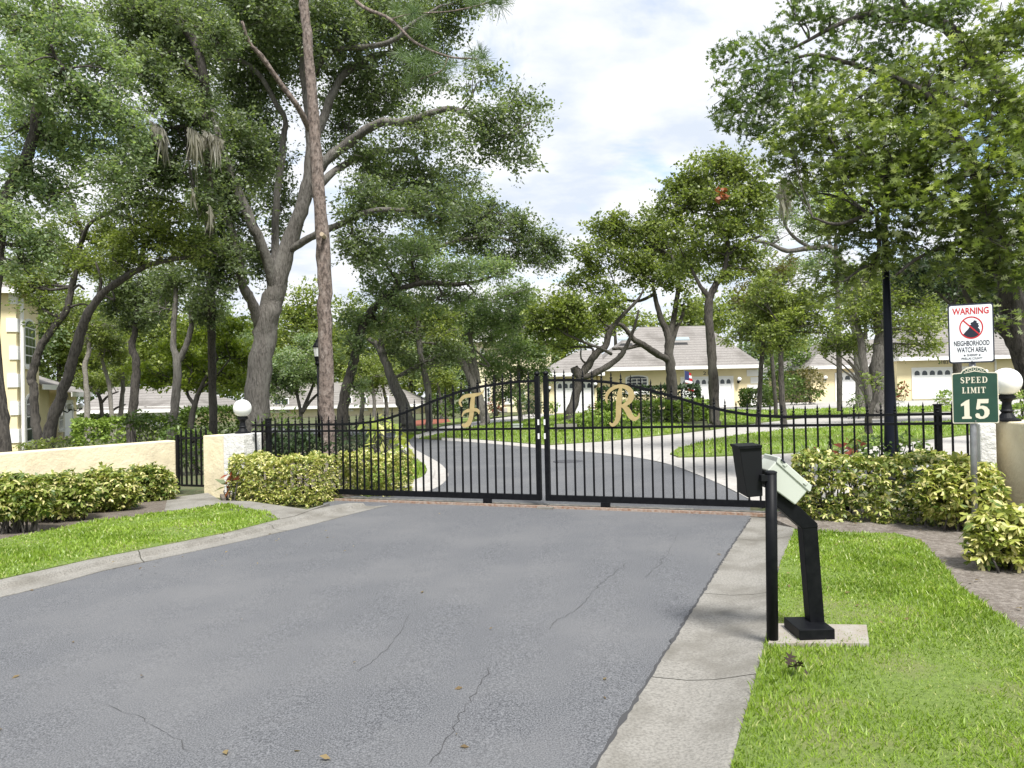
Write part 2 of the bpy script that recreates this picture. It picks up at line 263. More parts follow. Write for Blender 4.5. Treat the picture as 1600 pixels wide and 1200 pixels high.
def tree(name, label, Y, limbs, blobs, lm, bark, leafpx=5., cov=2.6, tmpl=T_OVAL, group=None, cat='tree', depth=.8, twig=True, up=.5, spray=None, per=14, zoff=0, dark=None, extra=None):
    """limbs: lists of (px, py, r_px[, dY]); the first limb is the trunk and is run down to the ground. blobs: (px, py, rx, ry[, dY])"""
    sc = Y/FPX; mb = MB(); skel = []
    for li, L in enumerate(limbs):
        q = []
        for e in L:
            dY = e[3] if len(e) > 3 else 0; p = P(e[0], e[1], Y+dY); q.append((*p, e[2]*(Y+dY)/FPX))
        q = np.array(q)
        if li == 0:
            base = q[0].copy(); base[2] = hz(base[0], base[1])-.05
            if q[0][2]-base[2] > .15: base[3] *= 1.15; q = np.vstack([base, q])
            else: q[0][2] = base[2]
            fl = q[0].copy(); q[0][3] *= 1.35; mid = q[0]*.75+q[1]*.25; mid[3] = q[1][3]*1.05; q = np.vstack([q[:1], mid, q[1:]])
            root = q[0, :3].copy(); root[2] += .05
        c = smooth_line(q, 5); c[:, :3] += rng.normal(size=c[:, :3].shape)*c[:, 3:4]*.06
        mb.tube(c[:, :3], np.maximum(c[:, 3], .006), 12 if c[0, 3] > .06 else 6, rough=.075); skel.append(c)
    t = empty(name, root, label, cat, group)
    build('trunk', mb, bark, t, smooth=True)
    sk = np.concatenate(skel); tw = MB(); cs = []; ax = []; tq = []
    for bl in blobs:
        px, py, rx, ry = bl[:4]; dY = bl[4] if len(bl) > 4 else rng.uniform(-1, 1)*rx*sc*depth; cf = bl[5] if len(bl) > 5 else 1.
        yy = Y+dY; c = P(px, py, yy); r = np.array([rx*1.15*yy/FPX, rx*yy/FPX*depth, ry*1.25*yy/FPX])
        Lf = leafpx*sc; la = .28*Lf*Lf*(1.6 if tmpl is T_LOBE else 1); n = int(1.5*cov*cf*math.pi*r[0]*r[2]/la); ns = max(3, n//per)
        sp = c+unit(rng.normal(size=(ns, 3)))*r*(rng.uniform(.02, 1, (ns, 1))**.45)*rng.uniform(.9, 1.25, (ns, 1))
        ns0 = len(sp); sp = c+unit(rng.normal(size=(ns0*3, 3)))*r*(rng.uniform(.02, 1, (ns0*3, 1))**.42)*rng.uniform(.9, 1.45, (ns0*3, 1))
        rr = np.sqrt((((sp-c)/r)**2).sum(1)); lam = 30*sc; q_ = sp/lam*2*math.pi; f_ = sum(np.sin(q_@(NV[i]*(1 if i < 4 else .45))+NP[i]) for i in range(7))/2.6
        f_ = f_-np.clip(rr-.55, 0, 1)*1.5; o_ = np.argsort(-f_-.25*rng.normal(size=len(f_))); sp = sp[o_[:ns0]]; rng.shuffle(sp); ns = len(sp)
        # clumping: sprays gather round a few foci, leaving gaps
        k = max(3, ns//9); foc = c+ellipsoid(k, .3)*r; w = rng.integers(0, k, ns); sp = sp*.92+foc[w]*.08+rng.normal(size=(ns, 3))*r*.02
        sz = (spray or 3.2)*Lf; d = unit(rng.normal(size=(ns, 3))*np.array([1, 1, .5])+unit(sp-c)*.6)
        tt = rng.uniform(-1, 1, (ns, per)); pts = sp[:, None]+d[:, None]*tt[..., None]*sz*.8+rng.normal(size=(ns, per, 3))*sz*.26*np.array([1, 1, .7])
        cs.append(pts.reshape(-1, 3)); ax.append(np.repeat(d, per, 0))
        if Y < 36: tq.append(np.stack([sp-d*sz*.9-(0, 0, .16*sc), sp+d*sz*.9, sp-d*sz*.9+(0, 0, .16*sc)], 1))
        if twig:
            j = np.argmin(((sk[:, :3]-c)**2).sum(1)); a = sk[j, :3]; m = (a+c)/2+rng.normal(size=3)*r*.15; rb = min(sk[j, 3]*.6, .05+.006*r[0])
            br = smooth_line([a, m, c], 4); tw.tube(br, np.linspace(rb, rb*.4, len(br)), 5, cap=False)
            for f in foc[:9]:
                j2 = rng.integers(3, len(br)); a2 = br[j2]; tw.tube(smooth_line([a2, (a2+f)/2+rng.normal(size=3)*r*.08, f], 3), np.linspace(rb*.35, .004+.0003*Y, 7), 4, cap=False)
    if tw.v: build('branches', tw, bark, t, smooth=True)['kind'] = 'stuff'
    if tq: STAT[0] += sum(map(len, tq)); npmesh('twigs', np.concatenate(tq), 3, bark, t)['kind'] = 'stuff'
    if cs:
        cs = np.concatenate(cs); ax = np.concatenate(ax); lv = leafset(cs, leafpx*sc, tmpl, up, ax)
        STAT[0] += len(lv)*(tmpl.shape[0]-2)
        npmesh('crown', lv, tmpl.shape[0], lm, t)
    return t
def shrub(name, label, Y, blobs, lm, leafpx=4.5, cov=3., tmpl=T_OVAL, group=None, cat='shrub', stems=True, depth=.9, up=.8, wh=0, whs=.07):
    """bush of rounded masses; wh > 0: leaves in whorls"""
    sc = Y/FPX; c0 = P(blobs[0][0], blobs[0][1], Y); root = np.array([c0[0], c0[1], hz(c0[0], c0[1])]); t = empty(name, root, label, cat, group)
    cs = []; st = MB()
    for bl in blobs:
        px, py, rx, ry = bl[:4]; yy = Y+(bl[4] if len(bl) > 4 else 0); c = P(px, py, yy); r = np.array([rx*yy/FPX, rx*yy/FPX*depth, ry*yy/FPX]); r[1] = min(r[1], max(.35, r[2]*1.3))
        if wh: n = int(wh*4*r[0]*r[2]*2)
        else: Lf = leafpx*sc; n = int(cov*math.pi*r[0]*r[2]/(.28*Lf*Lf))
        p = c+ellipsoid(n, .72)*r*(1+.10*rng.normal(size=(n, 1))); g = hz(p[:, 0], p[:, 1])+.03; p = p[p[:, 2] > g]; cs.append(p)
        for k in range(int(4+rx/8) if stems else 0):
            b = np.array([c[0]+rng.normal()*r[0]*.3, c[1]+rng.normal()*r[1]*.3, 0]); b[2] = hz(b[0], b[1])-.02; e = c+ellipsoid(1, .5)[0]*r*.8; e[2] = max(e[2], b[2]+.1)
            st.tube(smooth_line([b, (b+e)/2+rng.normal(size=3)*.05, e], 3), np.linspace(.014, .005, 7), 5, cap=False)
    if st.v: build('stem', st, BARKD, t, smooth=True)['kind'] = 'stuff'
    cs = np.concatenate(cs)
    if wh: lv = whorls(cs, whs); k = 6
    else: lv = leafset(cs, leafpx*sc, tmpl, up); k = tmpl.shape[0]
    STAT[0] += len(lv)*(k-2); npmesh('foliage', lv, k, lm, t); return t
def hedge(name, label, a, b, depth, h, lm, size=.06, dens=900, group=None, cat='hedge', wh=False, z0=.0, round_=.12, stem=True):
    """clipped hedge between ground points a and b (its front foot), depth away from the camera"""
    a = np.array(a[:2]); b = np.array(b[:2]); L = np.linalg.norm(b-a); e = (b-a)/L; n2 = np.array([-e[1], e[0]]); n2 = n2 if n2[1] > 0 else -n2
    root = np.array([*(a+b)/2, 0]); root[2] = hz(*root[:2]); t = empty(name, root, label, cat, group)
    if not wh: size = size*1.35
    A = np.array([L*h, L*depth, depth*h*2, L*h]); n = (A*dens*1.7).astype(int); P3 = []
    for i, k in enumerate(n[:3]):
        q = rng.uniform(size=(k, 3))
        if i == 0: q[:, 1] = 0
        elif i == 1: q[:, 2] = 1
        else: q[:, 0] = np.round(q[:, 0])
        P3.append(q)
    q = np.concatenate(P3); q[:, 1] += np.abs(rng.normal(size=len(q)))*.12*(rng.uniform(size=len(q)) < .6)
    bul = .04*np.sin(q[:, 0]*L*5.1+1)+.03*np.sin(q[:, 0]*L*11+q[:, 1]*7)
    X = q[:, 0]*L; D = q[:, 1]*depth+rng.normal(size=len(q))*.025-bul*.6*(q[:, 2]); Zz = z0+q[:, 2]*(h-z0+bul)+rng.normal(size=len(q))*.02
    Zz -= round_*np.maximum(0, (.12-q[:, 1])/.12)**2*(q[:, 2] > .8)*.5
    xy = a+np.outer(X, e)+np.outer(D, n2); p = np.column_stack([xy, hz(xy[:, 0], xy[:, 1])+Zz])
    if wh: lv = whorls(p, size); k = 6
    else: lv = leafset(p, size, T_OVAL, .8); k = 4
    STAT[0] += len(lv)*(k-2); npmesh('foliage', lv, k, lm, t)
    if stem:
        st = MB()
        for i in range(int(L*5)):
            x, d = rng.uniform(0, L), rng.uniform(.15, .85)*depth; b0 = a+e*x+n2*d; z = hz(*b0); st.tube([(*b0, z-.02), (b0[0]+rng.normal()*.05, b0[1]+rng.normal()*.05, z+h*.45), (b0[0]+rng.normal()*.1, b0[1]+rng.normal()*.08, z+h*.9)], (.014, .01, .005), 5, cap=False)
        build('stem', st, BARKD, t, smooth=True)['kind'] = 'stuff'
    return t
# ------------------------------------------------------------------ ground, roads, pavements
def sheet(name, pts, z, m, thick=0., kind='structure', parent=None):
    n = len(pts); v = [(p[0], p[1], hz(p[0], p[1])+z) for p in pts]; mb = MB(); mb.add(v, [tuple(range(n))])
    if thick:
        mb.add([(x, y, zz-thick) for x, y, zz in v]+v, [(i, (i+1) % n, n+(i+1) % n, n+i) for i in range(n)])
    o = build(name, mb, m, parent)
    me = o.data
    for pl in me.polygons[:1]:
        if pl.normal.z < 0: pl.flip() if hasattr(pl, 'flip') else None
    if kind: o['kind'] = kind
    return o
def g2(*q, z=0.): return [G(*p, z)[:2] for p in q]
gx, gy = 420, 420
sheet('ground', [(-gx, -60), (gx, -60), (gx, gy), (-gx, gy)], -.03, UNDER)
NR = [np.array(p) for p in ((-1.55, -1.1), (.31, 3.04), (2.79, 8.58))]      # right asphalt edge
road = [(-1.55, -1.1), (.31, 3.04), (2.79, 8.58)]+g2((1172, 782), (1163, 776), (1117, 753), (1050, 727), (1000, 716), (950, 709), (850, 701), (750, 692), (690, 688), (655, 686))+g2((640, 679), (640, 694), (650, 703), (684, 722), (699, 736), (697, 750), (680, 762), (655, 768), (570, 773))+g2((500, 781))
road[-1:] = g2((505, 781), (505, 796)); road += g2((560, 801), (480, 822), (376, 846), (275, 868), (145, 896), (0, 934))+[(-8.2, .5), (-10, -3), (-3, -4)]
sheet('road', road, 0, ASPH)
sheet('cross_road', g2((640, 679), (655, 686), (690, 688), (560, 681), (420, 676), (420, 668), (560, 672)), .004, ASPH)
def crack(pts, w=.008):
    q = [G(*p) for p in pts]; c = smooth_line(q, 7); c[1:-1] += rng.normal(size=c[1:-1].shape)*np.array([.010, .012, 0]); mb = MB(); v = []
    for i, p in enumerate(c):
        ww = w*rng.uniform(.3, 1.3)*(1 if 0 < i < len(c)-1 else .2); z = hz(p[0], p[1])+.0025; v += [(p[0]-ww/2, p[1], z), (p[0]+ww/2, p[1], z)]
    mb.add(v, [(2*i, 2*i+1, 2*i+3, 2*i+2) for i in range(len(c)-1)]); o = build('crack', mb, CRACK); o['kind'] = 'structure'
crack([(670, 1195), (700, 1150), (722, 1110), (740, 1085), (765, 1040)], .005)
crack([(858, 985), (872, 968), (905, 950), (925, 925), (950, 905), (978, 880)], .006)
crack([(1005, 905), (1040, 870), (1060, 830)], .004); crack([(165, 1100), (230, 1128), (300, 1175)], .005)
crack([(560, 1050), (610, 1010), (640, 960)], .004)
def curb(name, line, widths, prof, joints, m=CONC):
    """gutter and rolled curb: line = asphalt edge (x, y) points, widths = outward offset vectors; each cast length is a slab of its own"""
    root = empty(name, (line[0][0], line[0][1], hz(*line[0])), kind='structure'); c = smooth_line(line, 8); w = smooth_line(widths, 8); seg = 0
    dist = np.concatenate([[0], np.cumsum(np.linalg.norm(np.diff(c, axis=0), axis=1))]); a = 0.; cuts = [*joints, dist[-1]]
    for b in cuts:
        ts = np.linspace(a+.004, b-.004, 9); mb = MB(); v = []
        for t in ts:
            p = np.array([np.interp(t, dist, c[:, 0]), np.interp(t, dist, c[:, 1])]); q = np.array([np.interp(t, dist, w[:, 0]), np.interp(t, dist, w[:, 1])])
            for k, z in prof: x = p+q*k; v.append((*x, hz(*x)+z))
        n = len(prof); f = [(i*n+j, i*n+j+1, (i+1)*n+j+1, (i+1)*n+j) for i in range(8) for j in range(n-1)]; mb.add(v, f)
        build('slab', mb, m, root, smooth=False); a = b
    return root
PROF = [(0, -.03), (.0, .006), (.35, .002), (.56, .012), (.62, .05), (.8, .06), (1, .062), (1.0, -.03)]
RC = g2((1141, 1200), (1192, 1017), (1219, 879), (1243, 828), z=.062); ra = [(-1.55, -1.1), (.31, 3.04), (1.55, 5.81), (2.05, 6.93), (2.79, 8.58)]
wv = [(.60, -.22)]+[np.array(RC[0])-(.31, 3.04)]+[(.56, -.2), (.53, -.2), (.47, -.18)]
curb('curb_right', ra, wv, [(0, -.03), (.0, .006), (.35, .002), (.6, .016), (.8, .04), (.95, .06), (1, .062), (1.0, -.03)], (1.9, 4.35, 5.55, 7.25, 9.3))
CLA = [(0, 934), (145, 896), (275, 868), (376, 846), (480, 822), (560, 801), (606, 790)]; CLO = [(0, 905), (138, 874), (262, 850), (354, 832), (438, 811), (500, 794), (545, 786)]
curb('curb_left', [(-8.2, .5), (-6.2, 3.6)]+g2(*CLA), [(-.5, .45), (-.47, .5)]+[G(*b_, .06)[:2]-G(*a_)[:2] for a_, b_ in zip(CLA, CLO)], PROF, (2.2, 5., 8.15, 9.9, 11.6), CONC)
def edge_gap(pts, nm='edge_gap'):
    c = smooth_line(pts, 60); m = MB(); v = []
    for p in c:
        w = .006+abs(rng.normal())*.008; o_ = rng.normal()*.004; v += [(p[0]-w+o_, p[1], hz(*p)+.0075), (p[0]+w*.5+o_, p[1], hz(*p)+.0075)]
    m.add(v, [(2*i, 2*i+1, 2*i+3, 2*i+2) for i in range(len(c)-1)]); build(nm, m, CRACK)['kind'] = 'structure'
edge_gap([(-.9, .35), (.31, 3.04), (1.55, 5.81), (2.05, 6.93), (2.77, 8.5)])
# island and far gutters beyond the gate
isl = g2((575, 779), (630, 764), (660, 750), (668, 738), (655, 727), (628, 716), (600, 712))
curb('curb_island', g2((570, 775), (655, 769), (682, 762), (698, 749), (699, 737), (684, 722), (650, 703), (638, 692)), [np.array(G(*a)[:2])-np.array(G(*b)[:2]) for a, b in zip([(560, 768), (636, 757), (660, 750), (667, 740), (664, 732), (655, 724), (628, 706), (620, 694)], [(570, 775), (655, 769), (682, 762), (698, 749), (699, 737), (684, 722), (650, 703), (638, 692)])], PROF, (2.2, 4.2, 6.4), CONCL)
far_in = [(690, 688), (750, 692), (850, 701), (950, 709), (1000, 716), (1050, 727), (1117, 753), (1163, 776), (1190, 792)]; far_out = [(690, 685), (750, 688.5), (850, 697), (950, 704), (1003, 710), (1060, 720), (1133, 743), (1190, 768), (1225, 784)]
curb('gutter_far', g2(*far_in), [np.array(G(*b)[:2])-np.array(G(*a)[:2]) for a, b in zip(far_in, far_out)], [(0, -.03), (0, .006), (.5, .0), (1, .03), (1, -.03)], (4, 8, 11, 13.5, 16), CONCL)
def paving(name, pts, z, m, jl, kind='structure'): return sheet(name, pts, z, m, .05)
sheet('driveway', g2((950, 704), (1003, 710), (1060, 720), (1133, 743), (1190, 768), (1225, 786), (1260, 790), (1330, 770), (1510, 712), (1620, 706), (1620, 672), (1500, 682), (1436, 690), (1300, 706), (1180, 712), (1110, 715), (1060, 716), (1047, 710), (1060, 700), (1133, 683), (1217, 673), (1350, 664), (1600, 652), (1600, 640), (1350, 648), (1283, 651), (1183, 662), (1110, 673), (950, 690), (850, 697)), .012, CONCL)
sheet('garage_forecourt', g2((1100, 642), (1123, 634), (1200, 630), (1300, 627.5), (1600, 624), (1600, 632), (1350, 637.5), (1200, 641)), .012, CONCL)
sheet('front_walk', g2((640, 681), (655, 679), (690, 667), (750, 658), (800, 650), (850, 645), (870, 648), (835, 654), (760, 664), (700, 676), (685, 685), (655, 686)), .012, CONCL)
sheet('sidewalk', g2((257, 797), (262, 778), (325, 770), (345, 782), (390, 783), (480, 796), (515, 786), (460, 806), (435, 811), (350, 795), (300, 798), z=.07), .07, CONC, .1)
lawnR = g2((1141, 1200), (1192, 1017), (1219, 879), (1243, 829), (1290, 831), (1400, 833), (1440, 845), (1472, 880), (1500, 915), (1560, 960), (1600, 985), (1700, 1040), z=.07)
lawnR = [(-.98, -1.30)]+lawnR+[(5, 2.6), (5.4, -1.5)]
lawnL = g2((0, 905), (70, 889), (138, 874), (262, 850), (354, 832), (436, 811), (418, 801), (350, 788), (265, 800), (150, 815), (0, 843), z=.065)+[(-8.2, 7.3), (-10.5, 5), (-8.7, .95), (-6.67, 4.1)]
sheet('lawn_right', lawnR, .07, TURF, .12); sheet('lawn_left', lawnL, .07, TURF, .12)
bedR = g2((1243, 829), (1290, 831), (1400, 833), (1440, 845), (1472, 880), (1500, 915), (1560, 960), (1600, 985), (1700, 1040), z=.068)+[(7.5, 2.6), (8, 7)]+[gate(6, 0, .5)[:2], gate(3.2, 0, .3)[:2], gate(3.0, 0, -.6)[:2]]
bedR[0] = bedR[0]+(.05, .05)
sheet('mulch_bed_right', bedR, .066, mat('sandy_soil', (.17, .145, .12), .95, col2=(.31, .275, .24), scale=30, det=9, thr=(.4, .68), col3=(.12, .095, .075), s3=5, t3=(.5, .72), bump=.025, bscale=55), .1)
bedL = g2((0, 843), (150, 815), (265, 800), (257, 796), (280, 785), z=.065)+[gate(-7.05, 0, -.2)[:2], gate(-7.3, 0, .4)[:2], (-9.8, 9.5), (-10.5, 5), (-8.2, 7.3)]
sheet('mulch_bed_left', bedL, .066, DIRT, .1)
sheet('mulch_strip', g2((350, 789), (390, 781), (500, 780), (560, 774), (590, 740), (640, 722), (610, 700), (380, 712), (330, 745)), .035, DIRT, .05)
lawnI = g2((575, 777), (634, 758), (660, 750), (667, 740), (664, 732), (655, 724), (590, 722), (565, 742), (555, 770))
sheet('lawn_island', lawnI, .06, TURF, .08)
lawnC = g2((655, 686), (700, 676), (760, 664), (835, 655), (870, 649), (930, 648), (1000, 660), (1110, 668), (1050, 679), (950, 690), (850, 696.5), (750, 688), (690, 685))
lawnD = g2((1047, 711), (1060, 702), (1133, 684), (1217, 674), (1350, 665), (1620, 653), (1620, 672), (1500, 681), (1436, 689), (1300, 705), (1180, 711), (1110, 714), (1060, 716))
lawnE = g2((1110, 672), (1100, 640), (1200, 641.5), (1350, 638), (1600, 632.5), (1600, 639.5), (1350, 647.5), (1283, 650), (1183, 661))
lawnF = g2((600, 668), (640, 660), (760, 652), (830, 647), (800, 649), (750, 657), (690, 666), (655, 678), (600, 676))
for nm, pl in (('lawn_centre', lawnC), ('lawn_driveway', lawnD), ('lawn_garage', lawnE), ('lawn_walk', lawnF)): sheet(nm, pl, .04, TURF, .06)
sheet('red_mulch_bed', g2((627, 662), (660, 657), (700, 656), (705, 660), (680, 664), (640, 668)), .05, REDM, .05)
# ------------------------------------------------------------------ grass
def inside(poly, p):
    poly = np.array(poly); x, y = p[:, 0], p[:, 1]; r = np.zeros(len(p), bool); j = len(poly)-1
    for i in range(len(poly)):
        xi, yi = poly[i]; xj, yj = poly[j]; c = ((yi > y) != (yj > y)) & (x < (xj-xi)*(y-yi)/(yj-yi+1e-12)+xi); r ^= c; j = i
    return r
def grass(name, poly, dens, hgt, wid, z, ylim=(1.9, 99), vis=True, fall=None):
    poly = np.array([p[:2] for p in poly]); lo, hi = poly.min(0), poly.max(0); n = int(dens*np.prod(hi-lo)); p = rng.uniform(lo, hi, (n, 2)); p = p[inside(poly, p)]
    k = (p[:, 1] > ylim[0]) & (p[:, 1] < ylim[1]) & (np.abs(p[:, 0]) < p[:, 1]*.78+.4); p = p[k]
    if fall: p = p[rng.uniform(size=len(p)) < np.clip((fall/p[:, 1])**1.3, 0, 1)]
    th_ = np.sin(p[:, 0]*4.3+1.3*np.sin(p[:, 1]*3.1))+np.sin(p[:, 1]*5.7+1.7*np.sin(p[:, 0]*2.3)+2)+.6*np.sin(p[:, 0]*11+p[:, 1]*9); p = p[rng.uniform(size=len(p)) < np.clip(1.25-.38*np.maximum(th_, 0), .35, 1)]
    n = len(p); sc = np.clip(p[:, 1]/5, .8, 9) if fall else np.ones(n)
    patch = .8+.35*np.sin(p[:, 0]*3.1+np.sin(p[:, 1]*2.3)*1.7)*np.sin(p[:, 1]*2.7+1)
    hh = hgt*rng.uniform(.5, 1.3, n)*patch; ww = wid*rng.uniform(.7, 1.3, n)*np.minimum(sc, 3); th = rng.uniform(0, 2*math.pi, n); ln = rng.uniform(.1, .95, n)*hh; t2 = th+rng.normal(size=n)*.8+math.pi/2
    b = np.column_stack([p, hz(p[:, 0], p[:, 1])+z-.01]); sd_ = np.column_stack([np.cos(th), np.sin(th), np.zeros(n)])*ww[:, None]/2; le = np.column_stack([np.cos(t2), np.sin(t2), np.zeros(n)])*ln[:, None]; up = np.zeros((n, 3)); up[:, 2] = hh
    V = np.stack([b-sd_, b+sd_, b+sd_*.8+le*.4+up*.62, b+le+up, b-sd_*.8+le*.4+up*.62], 1); STAT[0] += n*3
    o = npmesh(name, V, 5, L_GRASS); tag(o, kind='stuff'); return o
grass('grass', lawnR, 6200, .040, .0075, .07, (1.9, 9), fall=5.5); grass('grass', lawnL, 2600, .045, .009, .07, (4, 14), fall=8)
grass('grass', lawnI, 700, .07, .016, .06); grass('grass', lawnC, 110, .09, .03, .04); grass('grass', lawnD, 170, .08, .025, .04); grass('grass', lawnE, 60, .1, .04, .04)
# ------------------------------------------------------------------ gate and fences
def top_h(s):
    s = abs(s); return float(np.interp(s, [0, .45, .93, 1.3, 1.63, 1.9, 2.17, 2.45, 2.74, 3.13, 9], [1.745, 1.735, 1.69, 1.62, 1.525, 1.44, 1.35, 1.275, 1.22, 1.19, 1.19]))
def bar(mb, s, z0, z1, w=.022, n=0.): mb.box(gate(s-w/2, z0, n-w/2), U3*w, W3*w, Z3*(z1-z0))
def finial(mb, s, z, n=0., k=1.):
    mb.lathe(gate(s, z, n), [(.013*k, 0), (.019*k, .008), (.013*k, .018), (.012*k, .03), (.022*k, .042), (.006*k, .052), (.010*k, .068), (.011*k, .08), (.001, .115*k+.01)], 6)
def rail(mb, ss, zf, hgt=.035, w=.03, n=0.):
    v = []
    for s in ss: z = zf(s); v += [gate(s, z-hgt, n-w/2), gate(s, z-hgt, n+w/2), gate(s, z, n+w/2), gate(s, z, n-w/2)]
    f = [(4*i+j, 4*i+(j+1) % 4, 4*i+4+(j+1) % 4, 4*i+4+j) for i in range(len(ss)-1) for j in range(4)]+[(3, 2, 1, 0), tuple(range(4*len(ss)-4, 4*len(ss)))]
    mb.add(v, f)
def leaf(sg, label, letter):
    t = empty('gate_leaf', gate(sg*1.9, 0), label, 'gate', 'black iron sliding gate leaves')
    ss = np.linspace(.055*sg if sg > 0 else -.035, sg*3.8, 40)
    m = MB(); rail(m, ss, top_h, .036, .034); build('top_rail', m, BLK, t)
    m = MB(); rail(m, ss[::3], lambda s: 1.085, .03, .03); build('middle_rail', m, BLK, t)
    m = MB(); rail(m, ss[[0, -1]], lambda s: .165, .08, .05); build('bottom_beam', m, BLK, t)
    c = .075 if sg > 0 else -.055
    m = MB(); bar(m, c, .09, 1.79, .062); m.lathe(gate(c, 1.79), [(.02, 0), (.036, .02), (.04, .036), (.03, .055), (.004, .066)], 10); build('end_post', m, BLK, t)
    for z in (.93, 1.12): m = MB(); m.box(gate(c-sg*.02-.012, z, -.034), U3*.024, W3*.0025, Z3*.075); build('reflector', m, TRIM, t)
    for i in range(28):
        s = c+sg*(.131*(i+1)); m = MB(); bar(m, s, .16, top_h(s)+.005); finial(m, s, top_h(s)+.004); build('picket', m, BLK, t)
    s0 = gs(758) if sg < 0 else gs(942)
    m = MB(); m.box(gate(s0-.06, .015, -.03), U3*.12, W3*.06, Z3*.075); build('roller_housing', m, BLK, t, bevel=.006)
    m = MB()                                                       # script letter cut from plate: brush strokes of changing width
    strokes = FSTR if letter == 'F' else RSTR; L = .56/180
    for si, (x0, pts) in enumerate(strokes):
        q = smooth_line([(x, y, w) for x, y, w in pts], 6); ce = [gate(LC[letter]+(x-90)*L, 1.075+(180-y)*L*1.0, -.045) for x, y, w in q]
        ce = np.array(ce); tg = np.gradient(ce, axis=0); tg = unit(tg); nn = np.cross(tg, W3); nn = unit(nn)
        wd_ = q[:, 2]*L*.43; a = ce+nn*wd_[:, None]; b = ce-nn*wd_[:, None]; off = W3*(.0012*si); k = len(ce); th = W3*(.010+.0024*si)
        v = np.concatenate([a-off, b-off, a-off+th, b-off+th]); f = []
        for i in range(k-1): f += [(i, i+1, k+i+1, k+i), (2*k+i, 3*k+i, 3*k+i+1, 2*k+i+1), (i, 2*k+i, 2*k+i+1, i+1), (k+i, k+i+1, 3*k+i+1, 3*k+i)]
        f += [(0, k, 3*k, 2*k), (k-1, 3*k-1, 4*k-1, 2*k-1)]; m.add(v, f)
    build('letter', m, GOLD, t)
    return t
LC = {'F': (gs(715)+gs(752))/2, 'R': (gs(949)+gs(998))/2}
# strokes: x right, y down in a 180-unit cell, w = width
FSTR = [(0, [(172, 2, 2), (160, 16, 9), (140, 22, 16), (110, 26, 20), (80, 28, 20), (58, 38, 18), (46, 56, 13), (52, 72, 8), (58, 76, 3)]),
        (1, [(118, 24, 16), (112, 50, 24), (108, 84, 26), (104, 116, 25), (96, 142, 26), (84, 158, 26), (66, 164, 20), (56, 156, 10)]),
        (2, [(56, 122, 4), (66, 104, 12), (84, 96, 17), (104, 94, 18), (126, 92, 17), (140, 100, 14), (143, 112, 5)])]
RSTR = [(0, [(24, 80, 3), (20, 58, 12), (30, 32, 16), (54, 14, 17), (84, 8, 18), (114, 18, 22), (128, 42, 28), (122, 68, 26), (100, 86, 17), (76, 92, 8)]),
        (1, [(84, 14, 14), (78, 44, 24), (74, 80, 27), (72, 112, 26), (70, 138, 24), (60, 160, 20), (44, 170, 15), (32, 160, 6)]),
        (2, [(82, 90, 10), (98, 96, 20), (112, 112, 27), (122, 132, 26), (138, 146, 20), (156, 138, 12), (160, 122, 3)])]
leaf(-1, 'left sliding gate leaf of black iron pickets carrying the gold script letter F', 'F')
leaf(1, 'right sliding gate leaf of black iron pickets carrying the gold script letter R', 'R')
def fence(s0, s1, posts, label, z1=.13):
    t = empty('metal_fence', gate((s0+s1)/2, 0, .05), label, 'fence', 'black iron fence panels beside the gate'); n = .05
    for nm, z in (('top_rail', 1.19), ('middle_rail', 1.085), ('bottom_rail', z1+.03)): m = MB(); rail(m, [s0, s1], lambda s: z, .03, .028, n); build(nm, m, BLK, t)
    k = int(abs(s1-s0)/.131)
    for i in range(k):
        s = s0+(i+.5)*(s1-s0)/k; m = MB(); bar(m, s, z1-.06, 1.19, n=n); finial(m, s, 1.19, n); build('picket', m, BLK, t)
    for s in posts: m = MB(); bar(m, s, 0, 1.27, .075, n+.07); m.box(gate(s-.045, 1.27, n+.025), U3*.09, W3*.09, Z3*.015); build('post', m, BLKM, t, bevel=.004)
fence(-5.2, -3.81, (-4.92,), 'short black iron fence between the white left pillar and the gate, behind the hedge')
fence(3.80, 5.06, (4.72,), 'short black iron fence right of the gate behind the variegated hedge')
t = empty('gate_track', gate(0, 0), kind='structure')
m = MB()
for s0, s1 in ((-3.95, -2.0), (-1.98, .02), (.04, 2.0), (2.02, 3.3)):
    m = MB(); m.box(gate(s0, -.02, -.06), U3*(s1-s0), W3*.24, Z3*.034); build('slab', m, CONC, t)
for i, (s0, s1) in enumerate(((-3.9, .08), (.1, 3.25))):
    m = MB(); m.box(gate(s0, -.01, -.115), U3*(s1-s0), W3*.05, Z3*.04); build('rail', m, RUST, t)
m = MB(); m.box(gate(-.02, -.01, -.20), U3*.22, W3*.07, Z3*.035); build('stop_plate', m, CONC, t)
m = MB(); m.box(gate(2.95, 0, -.3), U3*.35, W3*.16, Z3*.06); build('end_block', m, RUST, t)
# pillars, walls, lamps
def globe_lamp(name, base, r, label):
    t = empty(name, base, label, 'lamp', 'globe lamps on the gate pillars'); b = np.array(base)
    m = MB(); k = r/.15; m.lathe(b, [(.13*k, 0), (.13*k, .02), (.085*k, .035), (.07*k, .06), (.05*k, .09), (.065*k, .11), (.05*k, .13), (.042*k, .2*k), (.06*k, .23*k), (.085*k, .245*k), (.085*k, .275*k), (.055*k, .29*k)], 20); build('lamp_base', m, BLKM, t, smooth=False)
    m = MB(); c = b+Z3*(.28*k+r*.96); a = np.linspace(-math.pi/2*.93, math.pi/2*.985, 14); m.lathe(c, [(r*math.cos(x), r*math.sin(x)) for x in a], 28); build('globe', m, GLOBE, t, smooth=True)
pill = empty('gate_pillar', gate(-5.7, 0, .1), 'left gate pier of white and yellow stucco beside the pedestrian gate', 'pillar', 'stucco gate pillars')
m = MB(); m.box(gate(-5.68, -.05, -.12), U3*.44, W3*.46, Z3*1.09); build('pier', m, STUW, pill, bevel=.015)
